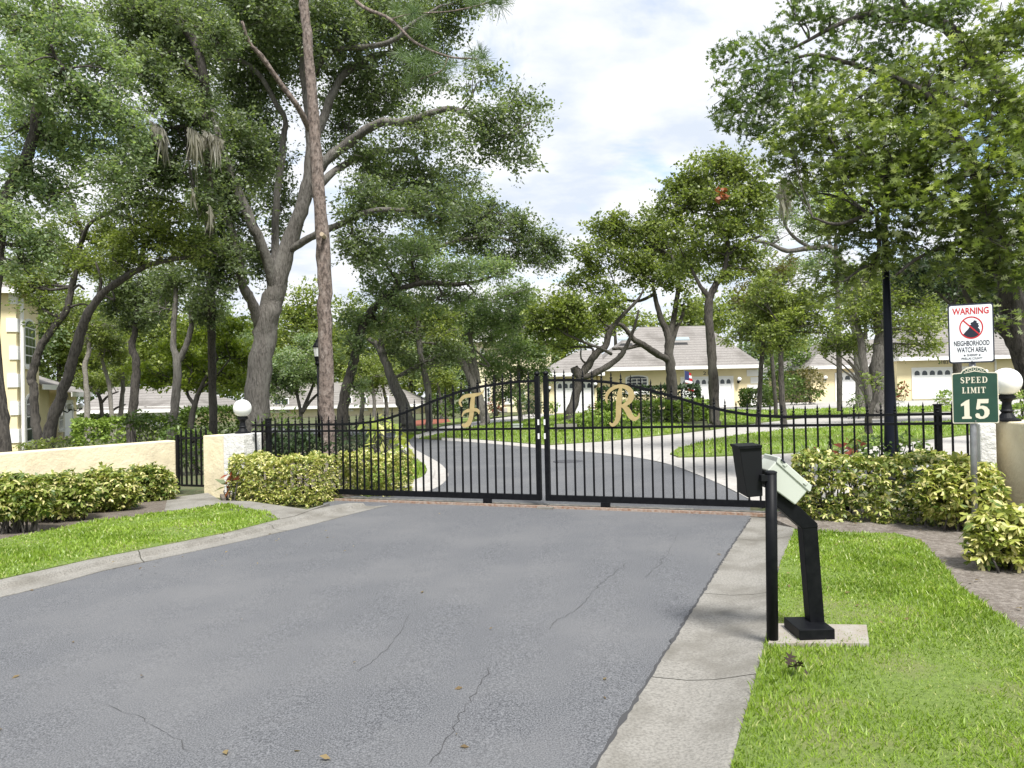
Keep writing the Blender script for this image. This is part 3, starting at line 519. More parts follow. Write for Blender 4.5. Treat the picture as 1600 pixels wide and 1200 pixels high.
m = MB(); m.box(gate(-6.2, -.05, -.06), U3*.515, W3*.34, Z3*1.07); build('wing', m, STUY, pill, bevel=.015)
globe_lamp('globe_lamp', gate(-5.46, 1.04, .1), .150, 'white globe lamp on black base on top of the left gate pier')
pr = empty('gate_pillar', gate(5.25, 0, .1), 'right gate pier of white stucco behind the speed limit sign', 'pillar', 'stucco gate pillars')
m = MB(); m.box(gate(5.08, -.05, -.1), U3*.15, W3*.46, Z3*1.12); build('pier', m, STUW, pr, bevel=.015)
globe_lamp('globe_lamp', gate(gs(1575), 1.085, .1), .150, 'white globe lamp on black base on top of the right gate pier')
def wall(a, b, th, h, label, m0):
    a = np.array(a[:2]); b = np.array(b[:2]); e = (b-a)/np.linalg.norm(b-a); n = np.array([-e[1], e[0]])*th; t = empty('garden_wall', (*(a+b)/2, hz(*(a+b)/2)), label, 'wall', 'yellow stucco garden walls')
    m = MB(); k = 10; v = []
    for i in range(k+1):
        p = a+(b-a)*i/k; q = p+n; z = hz(*p); v += [(*p, z-.05), (*q, z-.05), (*q, z+h), (*p, z+h)]
    m.add(v, [(4*i+j, 4*i+(j+1) % 4, 4*i+4+(j+1) % 4, 4*i+4+j) for i in range(k) for j in range(4)]+[(3, 2, 1, 0), tuple(range(4*k, 4*k+4))]); build('wall_body', m, m0, t, bevel=.02)
wall(gate(-7.02, 0, .1), (-9.4, 8.6), -.28, .93, 'long low yellow stucco wall behind the left variegated bushes', STUY)
wall(gate(5.235, 0, .3), (4.95, 4.4), .45, 1.085, 'yellow stucco wall running forward from the right pier behind bushes', STUY)
pg = empty('pedestrian_gate', gate(-6.6, 0, .1), 'small black iron pedestrian gate with pointed bars between yellow walls', 'gate')
for s in (-6.98, -6.235): m = MB(); bar(m, s, .06, 1.03, .05, .1); build('frame_post', m, BLK, pg)
for z in (.12, .95): m = MB(); m.box(gate(-6.955, z, .085), U3*.70, W3*.03, Z3*.035); build('frame_rail', m, BLK, pg)
for i in range(6): s = -6.89+i*.118; m = MB(); bar(m, s, .155, 1.05, .026, .10); m.lathe(gate(s, 1.05, .1), [(.018, 0), (.02, .03), (.001, .12)], 4); build('picket', m, BLK, pg)
m = MB(); m.box(gate(-6.30, .5, .05), U3*.05, W3*.03, Z3*.09); build('latch', m, BLKM, pg)
m = MB(); m.cbox(gate(-6.215, .86, .06), .02, .03, .10); build('hinge', m, BLKM, pg)
p = gate(-6.95, 0, -.45); t = tag(build('ground_stake', MB().box(p+(-.018, 0, .05), (.036, 0, 0), (0, .012, 0), (.02, 0, .36)).lathe(p+(0, 0, .03), [(.05, 0), (.012, .05)], 6), TRIM, loc=p), 'thin white stake stuck in the soil beside the pedestrian gate', 'stake')
# ------------------------------------------------------------------ entry bollard with hooded box, keypad pedestal
b0 = G(1207, 1004, .07); YB = b0[1]
t = empty('bollard', b0, 'black pipe bollard at the curb with a hooded black box on its top', 'bollard')
tp = P(1204.5, 739, YB); m = MB(); m.tube([b0-(0, 0, .03), b0*.5+tp*.5, tp], .033, 18); build('pole', m, BLK, t, smooth=False)
for pl in t.children[0].data.polygons: pl.use_smooth = len(pl.vertices) == 4
m = MB(); m.tube([tp, tp+(0, 0, .008), tp+(0, 0, .014)], (.036, .034, .02), 18); build('cap', m, BLKM, t)
YX = YB+.02; pp = [P(x, y, YX) for x, y in ((1155.5, 699), (1190.5, 697), (1192, 775), (1168, 777.5), (1161.5, 740))]; m = MB(); m.prism(pp, (0.012, .20, 0)); build('reader_box', m, BLKM, t, bevel=.004)
m = MB(); pq = [P(x, y, YX-.012) for x, y in ((1154.5, 697.5), (1191, 695.5), (1191, 699.5), (1155, 702))]; m.prism(pq, (.012, .213, 0)); build('hood', m, BLK, t)
m = MB(); m.box(P(1190, 752, YB-.02), (.05, 0, 0), (0, .04, 0), (0, 0, .035)); build('bracket', m, BLKM, t)
pb = G(1278, 1001, .09); YP = pb[1]+.14
t = empty('keypad_pedestal', G(1278, 990, .09), 'black gooseneck pedestal on a small concrete pad holding a pale green keypad box', 'pedestal')
x0, x1 = P(1250, 990, pb[1])[0], P(1306, 990, pb[1])[0]; z = hz(1.8, YP)+.09
m = MB(); m.box((x0, pb[1]+.01, z), (x1-x0, 0, 0), (0, .24, 0), (0, 0, .06)); build('base_plate', m, BLK, t, bevel=.004)
m = MB(); m.prism([P(1267, 984, YP), P(1289.5, 982, YP), P(1277.5, 822, YP), P(1254, 824, YP)], (0, .085, 0)); build('column', m, BLK, t, bevel=.003)
m = MB(); m.prism([P(1253.5, 826, YP-.003), P(1278.5, 824, YP-.003), P(1277.5, 818, YP-.003), P(1214, 759, YP-.003), P(1205, 759, YP-.003), P(1205, 784, YP-.003)], (0, .091, 0)); build('neck', m, BLK, t, bevel=.003)
YK = YP-.03
def kb(poly, d0, d1, nm, mt, bev=.006): m = MB(); m.prism([P(x, y, YK+d0) for x, y in poly], (0, d1-d0, 0)); return build(nm, m, mt, t, bevel=bev)
kb([(1199.5, 735), (1214.5, 719), (1264.5, 764), (1243, 789), (1209, 764)], 0, .22, 'keypad_box', BOXG)
kb([(1215.5, 714.5), (1218, 714), (1269, 759), (1267, 768), (1264.5, 768.5), (1213, 722.5)], -.008, .228, 'box_lid', BOXG, .004)
for q in ((1225, 722), (1257, 751)): kb([(q[0]-2, q[1]+4), (q[0]+2.5, q[1]+8), (q[0]+6, q[1]+4), (q[0]+1.5, q[1])], -.014, .0, 'latch', BOXG, .002)
kb([(1222, 717), (1228, 722.5), (1226.5, 724), (1220.5, 718.5)], -.016, -.004, 'maker_plate', SBLK, 0)
kb([(1198, 737), (1201, 740), (1203, 758), (1209, 764), (1206, 766), (1199, 759)], .02, .2, 'keypad_hood', BLKM, 0)
pad = [G(1215, 974, .09), G(1354, 976, .09), G(1358, 1005, .09), G(1200, 1005, .09)]
m = MB(); m.add([(*p[:2], hz(*p[:2])+.09) for p in pad]+[(*p[:2], hz(*p[:2])) for p in pad], [(3, 2, 1, 0), (0, 1, 5, 4), (1, 2, 6, 5), (2, 3, 7, 6), (3, 0, 4, 7)])
tag(build('concrete_pad', m, mat('rusty_concrete', (.33, .31, .28), .9, col2=(.27, .235, .19), scale=7, det=8, bump=.003, bscale=90), loc=(*G(1280, 990)[:2], hz(1.8, 4.5)+.05)), 'small stained concrete pad under the keypad pedestal', 'concrete pad')
# ------------------------------------------------------------------ signs
def text_mesh(txt, size, ext=.0012, off=0., sx=1.):
    c = bpy.data.curves.new('lettering', 'FONT'); c.body = txt; c.size = size; c.extrude = ext; c.offset = off; c.align_x = 'CENTER'; c.align_y = 'CENTER'; c.resolution_u = 3
    o = bpy.data.objects.new('lettering', c); COL.objects.link(o); dg = bpy.context.evaluated_depsgraph_get(); me = bpy.data.meshes.new_from_object(o.evaluated_get(dg)); bpy.data.objects.remove(o); bpy.data.curves.remove(c)
    xs = np.array([v.co[:] for v in me.vertices]); me.transform(Matrix.Translation((-(xs[:, 0].max()+xs[:, 0].min())/2, -(xs[:, 1].max()+xs[:, 1].min())/2, 0)))
    return me, xs[:, 0].max()-xs[:, 0].min(), xs[:, 1].max()-xs[:, 1].min()
def lettering(txt, c, width, height, m, parent, ex, en, ext=.001, bold=0., name='lettering'):
    """flat letters fitted to width x height, centred at c, facing en"""
    me, w0, h0 = text_mesh(txt, 1., 0, bold); ex = np.asarray(ex)/np.linalg.norm(ex); M = Matrix(((ex[0]*width/w0, 0, en[0]*.001, 0), (ex[1]*width/w0, 0, en[1]*.001, 0), (ex[2]*width/w0, height/h0, 0, 0), (0, 0, 0, 1)))
    me.transform(M); me.materials.clear(); me.materials.append(m); o = link(name, me, parent); o.location = Vector(np.asarray(c)-wpos(parent)); return o
sb = G(1522, 845); sb = np.array([4.42, 6.97, hz(4.42, 6.97)+.06]); t = empty('sign_post', sb, 'galvanised sign post with a white warning sign above a green speed limit sign', 'sign')
exS = np.array([.935, -.354, .006]); enS = np.array([-.354, -.935, 0])     # signs face the road
top = P(1515, 470, 6.97); m = MB(); m.tube([sb-(0, 0, .1), sb*.5+P(1519, 560, 6.97)*.5, P(1518, 478, 6.97)], .029, 14); build('post', m, GALV, t, smooth=True)
CS = P(1515.5, 520, 6.97)+enS*.036
def sp(cx, cy, d=0.): return CS+exS*((cx-758)*.00199)+Z3*((257-cy)*.00216)+enS*d
def rrect(x0, x1, y0, y1, r, d, k=5):
    o = []
    for cx, cy, a0 in ((x1-r, y0+r, -90), (x1-r, y1-r, 0), (x0+r, y1-r, 90), (x0+r, y0+r, 180)):
        for i in range(k+1): a = math.radians(a0+90*i/k); o.append(sp(cx+r*math.cos(a), cy+r*math.sin(a), d))
    return o
wp = build('warning_panel', MB().prism(rrect(663, 854, 128, 392, 12, 0), -enS*.003), SBLK, t)
build('panel_face', MB().prism(rrect(669, 848, 135, 386, 9, .0015), -enS*.001), SWHITE, wp)
def letters(par, txt, cx, cy, w, h, m, bold=.0, d=.003): return lettering(txt, sp(cx, cy, d), w*.00199, h*.00216, m, par, exS, enS, bold=bold)
letters(wp, 'WARNING', 758, 161, 152, 30, SRED, .022)
letters(wp, 'NEIGHBORHOOD', 760, 304, 148, 23, SBLK, .016); letters(wp, 'WATCH AREA', 760, 333, 124, 23, SBLK, .016)
letters(wp, 'SHERIFF', 762, 357, 44, 10, SBLK, .01); letters(wp, 'PINELLAS COUNTY', 760, 372, 88, 10, SBLK, .01)
def star(par, cx, cy, r, d=.003):
    m = MB(); v = [sp(cx+r*(1 if i % 2 == 0 else .4)*math.sin(i*math.pi/5), cy-r*(1 if i % 2 == 0 else .4)*math.cos(i*math.pi/5), d) for i in range(10)]+[sp(cx, cy, d)]
    m.add(v, [(i, (i+1) % 10, 10) for i in range(10)]); build('star', m, SBLK, par)
star(wp, 730, 358, 6); star(wp, 792, 358, 6)
def ring(par, cx, cy, r0, r1, m0, d=.003, k=40, nm='emblem_ring'):
    m = MB(); v = [sp(cx+r*math.cos(2*math.pi*i/k), cy+r*math.sin(2*math.pi*i/k), d) for i in range(k) for r in (r0, r1)]
    m.add(v, [(2*i, 2*i+1, (2*i+3) % (2*k), (2*i+2) % (2*k)) for i in range(k)]); build(nm, m, m0, par)
def flat(par, pts, m0, d, nm): m = MB(); m.add([sp(x, y, d) for x, y in pts], [tuple(range(len(pts)))]); return build(nm, m, m0, par)
# cloaked figure with a brimmed hat in the red prohibition ring
flat(wp, [(722, 268), (736, 252), (748, 240), (754, 230), (752, 224), (760, 222), (757, 214), (768, 210), (772, 203), (784, 206), (783, 214), (792, 218), (789, 224), (794, 230), (788, 236), (795, 244), (797, 256), (790, 268), (776, 278), (758, 281), (740, 278)], SBLK, .0024, 'emblem_figure')
ring(wp, 760, 235, 44.5, 50, SRED)
flat(wp, [(724, 203), (728, 199), (797, 266), (793, 270)], SRED, .0032, 'emblem_slash')
m = MB(); m.lathe(sp(760, 384, 0)-(0, .0, 0), [(.006, -.006), (.006, .006)], 8); build('bolt', m, GALV, wp)
arch = [(676, 660), (860, 660), (865, 655), (865, 440), (860, 436), (822, 434), (816, 424), (800, 413), (784, 409), (768, 406), (752, 409), (736, 413), (718, 424), (712, 434), (678, 436), (673, 440), (673, 655)]
gp = build('speed_panel', MB().prism([sp(x, y, 0) for x, y in arch], -enS*.01), SCREAM, t)
def shrink(p, k, c=(769, 548)): return [(c[0]+(x-c[0])*k, c[1]+(y-c[1])*k) for x, y in p]
flat(gp, shrink(arch, .962), SGREEN, .0015, 'panel_face')
# roman capitals drawn as ribbons (x, y, pen width) in a cell one unit high
CAPS = {'L': (.66, [[(.2, 0, .2), (.2, 1, .2)], [(0, .96, .08), (.4, .96, .08)], [(0, .045, .09), (.62, .045, .09)], [(.59, .04, .08), (.61, .3, .03)]]),
        'I': (.42, [[(.21, 0, .2), (.21, 1, .2)], [(0, .96, .08), (.42, .96, .08)], [(0, .04, .08), (.42, .04, .08)]]),
        'M': (1.0, [[(.15, 0, .08), (.15, 1, .08)], [(.84, 0, .2), (.84, 1, .2)], [(.17, 1, .2), (.49, .12, .14)], [(.76, 1, .09), (.50, .12, .09)], [(0, .04, .08), (.3, .04, .08)], [(.64, .04, .08), (1.02, .04, .08)], [(0, .96, .08), (.25, .96, .08)], [(.74, .96, .08), (1.02, .96, .08)]]),
        'T': (.78, [[(.39, 0, .2), (.39, 1, .2)], [(0, .955, .09), (.78, .955, .09)], [(.03, .98, .08), (.01, .68, .03)], [(.75, .98, .08), (.77, .68, .03)], [(.18, .04, .08), (.6, .04, .08)]]),
        'P': (.74, [[(.2, 0, .2), (.2, 1, .2)], [(0, .96, .08), (.3, .96, .08)], [(0, .04, .08), (.42, .04, .08)], [(.25, .955, .09), (.5, .95, .1), (.64, .85, .17), (.66, .73, .2), (.62, .6, .17), (.48, .5, .1), (.25, .49, .09)]]),
        'E': (.74, [[(.2, 0, .2), (.2, 1, .2)], [(0, .955, .09), (.66, .955, .09)], [(0, .045, .09), (.68, .045, .09)], [(.25, .51, .09), (.5, .51, .09)], [(.5, .64, .06), (.5, .38, .06)], [(.64, .98, .07), (.66, .74, .03)], [(.66, .02, .07), (.69, .3, .03)]]),
        'D': (.86, [[(.2, 0, .2), (.2, 1, .2)], [(0, .96, .08), (.25, .96, .08)], [(0, .04, .08), (.25, .04, .08)], [(.22, .955, .09), (.48, .94, .11), (.68, .8, .17), (.74, .5, .21), (.68, .2, .17), (.48, .06, .11), (.22, .045, .09)]]),
        'S': (.66, [[(.56, .70, .03), (.54, .86, .08), (.36, .95, .09), (.16, .88, .15), (.12, .72, .19), (.26, .56, .22), (.44, .45, .22), (.54, .28, .19), (.48, .1, .14), (.3, .04, .09), (.12, .1, .08), (.06, .3, .03)]])}
def roman(par, txt, cx, cy, w, h):
    tot = sum(CAPS[c][0] for c in txt)+.16*(len(txt)-1); x = cx-w/2; k = w/tot
    for ch in txt:
        m = MB()
        for si, st in enumerate(CAPS[ch][1]):
            q = smooth_line(st, 5) if len(st) > 2 else np.array(st, float); p = np.column_stack([x+q[:, 0]*k, cy+h/2-q[:, 1]*h]); t_ = unit(np.gradient(p, axis=0)); n_ = np.column_stack([-t_[:, 1], t_[:, 0]]); w_ = q[:, 2:3]*(k+h)/4
            v = [sp(*(a_), .003+.0002*si) for pr_ in zip(p+n_*w_, p-n_*w_) for a_ in pr_]; m.add(v, [(2*i, 2*i+1, 2*i+3, 2*i+2) for i in range(len(p)-1)])
        build('lettering', m, SCREAM, par); x += (CAPS[ch][0]+.16)*k
roman(gp, 'SPEED', 765, 468, 112, 27); roman(gp, 'LIMIT', 764, 513, 98, 27)
# the numeral 15 with slab serifs
flat(gp, [(708, 575), (728, 560), (744, 553), (744, 628), (752, 632), (752, 640), (712, 640), (712, 632), (722, 628), (722, 580), (708, 584)], SCREAM, .003, 'numeral')
flat(gp, [(778, 553), (824, 553), (822, 572), (790, 572), (788, 584), (800, 582), (816, 588), (826, 602), (826, 618), (818, 632), (803, 640), (786, 641), (770, 634), (767, 622), (774, 615), (784, 617), (788, 628), (796, 631), (804, 624), (806, 612), (803, 602), (796, 596), (786, 596), (778, 600), (771, 597)], SCREAM, .003, 'numeral')
for x in (735, 751, 769, 787, 803):
    a = 418 if x != 769 else 416; ring(gp, x, a+(6 if abs(x-769) > 20 else 3), 5, 7.2, SCREAM, .0034, 16, 'scroll_ornament')
flat(gp, [(722, 436), (769, 426), (816, 436), (812, 438), (769, 430), (726, 438)], SCREAM, .003, 'scroll_ornament')
m = MB(); c = sp(768, 650, .003); m.tube([c, c+enS*.005], .006, 10); build('bolt', m, GALV, gp)
# ------------------------------------------------------------------ street lamps
lb = np.array([5.62, 10.75, hz(5.62, 10.75)]); t = empty('lamp_post', lb, 'tall tapered black lamp post rising into the leaves behind the right hedge', 'street lamp')
m = MB(); ptop = P(1381, 320, 10.75); m.tube([lb-(0, 0, .1), lb+(0, 0, .02)+(ptop-lb)*.05, lb+(ptop-lb)*.45, ptop], (.118, .108, .062, .042), 12); build('pole', m, mat('navy_black_paint', (.004, .006, .014), .55, spec=.25), t, smooth=True)
m = MB(); m.lathe(lb, [(.17, 0), (.17, .12), (.14, .16), (.135, .2)], 16); build('pole_base', m, BLKM, t)
q = ptop; m = MB(); m.lathe(q, [(.05, 0), (.14, .06), (.16, .35), (.2, .36), (.1, .5), (.02, .6)], 8); build('lantern', m, BLKM, t)
lb = G(499, 694); Yl = lb[1]; t = empty('lamp_post', lb, 'slim black lamp post with frosted lantern left of the pine trunk', 'street lamp')
c = P(496.5, 571, Yl); m = MB(); m.tube([lb, lb*.5+c*.5, c], (.055, .045, .04), 10); build('pole', m, BLKM, t, smooth=True)
sc = Yl/FPX; m = MB(); m.lathe(c, [(2.5*sc, 0), (4.5*sc, 3*sc), (3.5*sc, 6*sc), (5*sc, 12*sc), (5.5*sc, 14*sc)], 8); build('lantern_neck', m, BLKM, t)
m = MB(); m.lathe(c+Z3*14*sc, [(5*sc, 0), (7.2*sc, 14*sc)], 8); build('lamp_glass', m, GLOBE, t)
m = MB(); m.lathe(c+Z3*28*sc, [(8.2*sc, 0), (8.2*sc, 1.5*sc), (4*sc, 8*sc), (3*sc, 9*sc), (3*sc, 11*sc), (1*sc, 13*sc), (.3*sc, 16*sc)], 8); build('lamp_cap', m, BLKM, t)
# ------------------------------------------------------------------ houses
class Fr:
    """vertical facade frame: x along the wall, z above local ground, d out of the wall"""
    def __init__(s, O, ex, en, tilt=0.): s.O = np.asarray(O, float); s.ex = np.asarray(ex, float); s.en = np.asarray(en, float)
    def p(s, x, z, d=0): return s.O+s.ex*x+s.en*d+Z3*z
    def box(s, mb, x0, x1, z0, z1, d0, d1): mb.box(s.p(x0, z0, d0), s.ex*(x1-x0), s.en*(d1-d0), Z3*(z1-z0)); return mb
    def poly(s, mb, pts, d0, d1): mb.prism([s.p(x, z, d0) for x, z in pts], s.en*(d1-d0)); return mb
def archpts(x0, x1, z0, z1, rise, k=8):
    c = (x0+x1)/2; h = (x1-x0)/2; return [(x0, z0), (x1, z0)]+[(c+h*math.cos(a), z1-rise+rise*math.sin(a)) for a in np.linspace(0, math.pi, k)]
def garage_door(F, x0, x1, z1, par, n, z0=0.):
    f = MB(); w = .13
    F.box(f, x0-w, x0, z0, z1+w, .002, .06); F.box(f, x1, x1+w, z0, z1+w, .002, .06); F.box(f, x0, x1, z1, z1+w, .002, .06); build('door_frame', f, TRIM, par)
    g = build('garage_door', F.box(MB(), x0, x1, z0, z1, -.05, .004), GDOOR, par); hh = (z1-z0)/4
    for i in range(4): build('panel', F.box(MB(), x0+.01, x1-.01, z0+i*hh+.02, z0+(i+1)*hh-.02, .004, .022), GDOOR, g)
    pw = (x1-x0)/n
    for i in range(n): build('pane', F.poly(MB(), archpts(x0+pw*(i+.16), x0+pw*(i+.84), z1-hh*.80, z1-hh*.18, hh*.36), .0225, .03), GLASS, g)
def window(F, x0, x1, z0, z1, par, nx=2, nz=3, arch=0., frame=.09, shutters=False):
    fr = build('window', F.poly(MB(), archpts(x0-frame, x1+frame, z0-frame, z1+frame+arch, arch+.01) if arch else [(x0-frame, z0-frame), (x1+frame, z0-frame), (x1+frame, z1+frame), (x0-frame, z1+frame)], .002, .05), TRIM, par)
    pw, ph = (x1-x0)/nx, (z1-z0)/nz
    for i in range(nx):
        for j in range(nz):
            a = .025; build('pane', F.box(MB(), x0+i*pw+a, x0+(i+1)*pw-a, z0+j*ph+a, z0+(j+1)*ph-a, .051, .056), GLASS, fr)
    if arch: build('pane', F.poly(MB(), archpts(x0+.03, x1-.03, z1+.02, z1+arch, arch-.03), .051, .056), GLASS, fr)
    build('sill', F.box(MB(), x0-.16, x1+.16, z0-.2, z0-frame, .002, .11), TRIM, fr)
def coach_lamp(F, x, z, par, sd=1, r=.15):
    t = MB(); F.box(t, x-.06, x+.06, z-.1, z+.1, .002, .03); t.tube([F.p(x, z, .03), F.p(x, z-.1, .22), F.p(x, z+.02, .34)], .03, 6); a = F.p(x, z+.02, .34); t.lathe(a, [(.08, -.02), (.1, .04)], 10)
    L = empty('wall_lamp', F.p(x, z, 0), COACH.pop(0), 'wall lamp', 'globe lamps on the house walls'); build('lamp_arm', t, BLKM, L)
    g = MB(); g.lathe(a+Z3*(.04+r*.9), [(r*math.cos(v), r*math.sin(v)) for v in np.linspace(-1.4, 1.5, 9)], 14); build('globe', g, GLOBE, L, smooth=True)
def hip(name, xl, xr, y0, y1, ze, rxl, rxr, zr, par, m0=None, ry=None, fascia=.22):
    ry = ry or (y0+y1)/2; m = MB(); v = [(xl, y0, ze), (xr, y0, ze), (xr, y1, ze), (xl, y1, ze), (rxl, ry, zr), (rxr, ry, zr)]
    m.add(v, [(0, 1, 5, 4), (1, 2, 5), (2, 3, 4, 5), (3, 0, 4), (3, 2, 1, 0)]); r = build(name, m, m0 or ROOF, par)
    f = MB(); f.box((xl-.02, y0-.04, ze-fascia), (xr-xl+.04, 0, 0), (0, .06, 0), (0, 0, fascia+.02)); f.box((xl-.04, y0+.03, ze-fascia), (.06, 0, 0), (0, y1-y0, 0), (0, 0, fascia+.02)); f.box((xr-.02, y0+.03, ze-fascia), (.06, 0, 0), (0, y1-y0, 0), (0, 0, fascia+.02)); build('eave', f, TRIM, r); return r
EX = np.array([1., 0, 0]); EN = np.array([0, -1., 0])
def X(px, Y): return (px-800)/FPX*Y
def wallbox(par, xl, xr, y0, y1, z1, m0=HWALL, nm='wall'):
    z0 = min(hz(xl, y0), hz(xr, y0))-.4; return build(nm, MB().box((xl, y0, z0), (xr-xl, 0, 0), (0, y1-y0, 0), (0, 0, z1-z0)), m0, par)
COACH = ['white globe wall lamp right of the garage door on the middle house', 'white globe wall lamp left of the side garage behind the gate centre', 'white globe wall lamp right of the side garage behind the gate centre',
         'white globe wall lamp left of the small garage door on the right house', 'white globe wall lamp right of the wide garage door on the right house', 'left of the two globe wall lamps on the near cream house', 'right of the two globe wall lamps on the near cream house']
# middle house (number 217) with hipped roof
Y = 51.; zE = P(1060, 573, Y)[2]; hA = empty('house', (X(1060, Y), Y, hz(X(1060, Y), Y)), 'single storey cream house with hipped shingle roof and wide garage behind the right gate leaf', 'house', 'cream stucco houses')
wallbox(hA, X(934, Y), X(1184, Y), Y, Y+11, zE-.05)
hip('roof', X(932, Y)-.3, X(1186, Y)+.1, Y-.7, Y+11.5, zE, X(1000, Y+6), X(1100, Y+6), P(1050, 511, Y+6)[2], hA)
zg = hz(X(1105, Y), Y); F = Fr((X(1105, Y), Y, zg), EX, EN)
garage_door(F, X(1066, Y)-X(1105, Y), X(1143, Y)-X(1105, Y), 2.05, hA, 8); coach_lamp(F, X(1153, Y)-F.O[0], 1.75, hA)
window(F, X(979, Y)-F.O[0], X(1011, Y)-F.O[0], P(990, 612, Y)[2]-zg, P(990, 592, Y)[2]-zg, hA, 4, 4, .18)
for i in range(5):
    wq = .55 if i % 2 else .8; x1 = X(1184, Y)-F.O[0]+.03; build('quoin', F.box(MB(), x1-wq, x1, .05+i*.52, .5+i*.52, .002, .045), TRIM, hA)
lettering('217', F.p(X(1107, Y)-F.O[0], P(1107, 583, Y)[2]-zg, .02), .75, .24, SBLK, hA, EX, EN, name='house_number')
build('skylight', MB().box((X(1050, 54), 53.2, P(1060, 532, 53.2)[2]), (1.2, 0, 0), (0, .35, .2), (0, 0, .07)), mat('skylight_glass', (.30, .36, .38), .35), hA)
build('skylight', MB().box((X(965, 54), 53.2, P(970, 532, 53.2)[2]), (1.2, 0, 0), (0, .35, .2), (0, 0, .07)), MATS['skylight_glass'], hA)
# side wing with the garage behind the gate centre
Y2 = 49.; z2 = P(890, 583, Y2)[2]; wallbox(hA, X(846, Y2), X(932, Y2), Y2, Y2+8, z2-.05, nm='wing_wall'); hip('wing_roof', X(842, Y2)-.3, X(936, Y2)+.3, Y2-.6, Y2+10, z2, X(905, Y2+5), X(940, Y2+5), P(900, 548, Y2+5)[2], hA)
F2 = Fr((X(897, Y2), Y2, hz(X(897, Y2), Y2)), EX, EN); garage_door(F2, X(870, Y2)-X(897, Y2), X(925, Y2)-X(897, Y2), 2.1, hA, 6)
coach_lamp(F2, X(858, Y2)-F2.O[0], 1.55, hA, r=.12); coach_lamp(F2, X(929.5, Y2)-F2.O[0], 1.75, hA, r=.12)
# right house (number 2183)
Y = 54.; hB = empty('house', (X(1430, Y), Y, hz(X(1430, Y), Y)), 'cream house at right with number 2183 above its wide white garage door', 'house', 'cream stucco houses')
zl = P(1340, 571, Y)[2]; wallbox(hB, X(1268, Y), X(1402, Y), Y, Y+9, zl-.05); hip('roof', X(1264, Y)-.2, X(1404, Y)+.4, Y-.6, Y+10, zl, X(1262, Y+6)+1, X(1420, Y+6), P(1300, 533, Y+6)[2], hB)
Ym = Y-2; zm = P(1480, 558, Ym)[2]; wallbox(hB, X(1402, Ym), X(1600, Ym), Ym, Ym+12, zm-.05, nm='main_wall'); hip('main_roof', X(1398, Ym), X(1640, Ym), Ym-.7, Ym+13, zm, X(1440, Ym+6.5), X(1600, Ym+6.5), P(1500, 494, Ym+6.5)[2], hB)
F = Fr((X(1330, Y), Y, hz(X(1330, Y), Y)), EX, EN); garage_door(F, X(1307, Y)-F.O[0], X(1353, Y)-F.O[0], 2.0, hB, 4); coach_lamp(F, X(1287, Y)-F.O[0], 1.6, hB)
F = Fr((X(1470, Ym), Ym, hz(X(1470, Ym), Ym)), EX, EN); garage_door(F, X(1427, Ym)-F.O[0], X(1522, Ym)-F.O[0], 2.15, hB, 8); coach_lamp(F, X(1536, Ym)-F.O[0], 1.7, hB)
lettering('2183', F.p(X(1474, Ym)-F.O[0], P(1474, 566, Ym)[2]-F.O[2], .02), .75, .26, SBLK, hB, EX, EN, name='house_number')
build('downspout', MB().tube([F.p(X(1555, Ym)-F.O[0], 0, .08), F.p(X(1555, Ym)-F.O[0], 1.5, .08), F.p(X(1555, Ym)-F.O[0], 3.0, .08)], .07, 6), TRIM, hB)
# two-storey house behind the gate centre
Y = 57.; hC = empty('house', (X(800, Y), Y, hz(X(800, Y), Y)), 'pale two storey house half hidden by trees behind the letter F leaf', 'house', 'cream stucco houses')
zt = P(800, 530, Y)[2]; wallbox(hC, X(746, Y), X(862, Y), Y, Y+9, zt, HWALP); hip('roof', X(742, Y), X(868, Y), Y-.6, Y+10, zt, X(780, Y+5), X(830, Y+5), zt+2.2, hC)
F = Fr((X(800, Y), Y, hz(X(800, Y), Y)), EX, EN)
for x0, x1, y0, y1, nx, nz in ((752, 757, 566, 546, 1, 3), (757, 765, 628, 606, 2, 3), (788, 799, 628, 613, 3, 3), (842, 849, 623, 611, 2, 3), (812, 819, 626, 612, 2, 3)):
    window(F, X(x0, Y)-F.O[0], X(x1, Y)-F.O[0], P(x0, y0, Y)[2]-F.O[2], P(x0, y1, Y)[2]-F.O[2], hC, nx, nz, 0, .06)
for i in range(2): build('step', F.box(MB(), X(778, Y)-F.O[0]-.2, X(792, Y)-F.O[0], .0, .3-i*.15, .01+i*.35, .36+i*.35), CONCL, hC)
# far left garages and the house behind the pine
Y = 52.; hD = empty('house', (X(230, Y), Y, hz(X(230, Y), Y)), 'low cream garage block behind the trees at left', 'house', 'cream stucco houses')
ze = P(220, 640, Y)[2]; wallbox(hD, X(128, Y), X(311, Y), Y, Y+9, ze-.05); hip('roof', X(124, Y), X(315, Y), Y-.6, Y+10, ze, X(180, Y+5), X(290, Y+5), P(230, 604, Y+5)[2], hD)
F = Fr((X(220, Y), Y, hz(X(220, Y), Y)), EX, EN); hh = P(220, 652, Y)[2]-F.O[2]
for a, b in ((140, 176), (184, 222), (232, 288)): garage_door(F, X(a, Y)-F.O[0], X(b, Y)-F.O[0], max(hh, 1.3), hD, int((b-a)/7))
Y = 62.; hE = empty('house', (X(520, Y), Y, hz(X(520, Y), Y)), 'long pale house with grey roof seen behind the pine trunk', 'house', 'cream stucco houses')
ze = P(520, 634, Y)[2]; wallbox(hE, X(395, Y), X(655, Y), Y, Y+9, ze-.05, HWALP); hip('roof', X(390, Y), X(660, Y), Y-.6, Y+10, ze, X(440, Y+5), X(600, Y+5), P(520, 598, Y+5)[2], hE)
F = Fr((X(520, Y), Y, hz(X(520, Y), Y)), EX, EN)
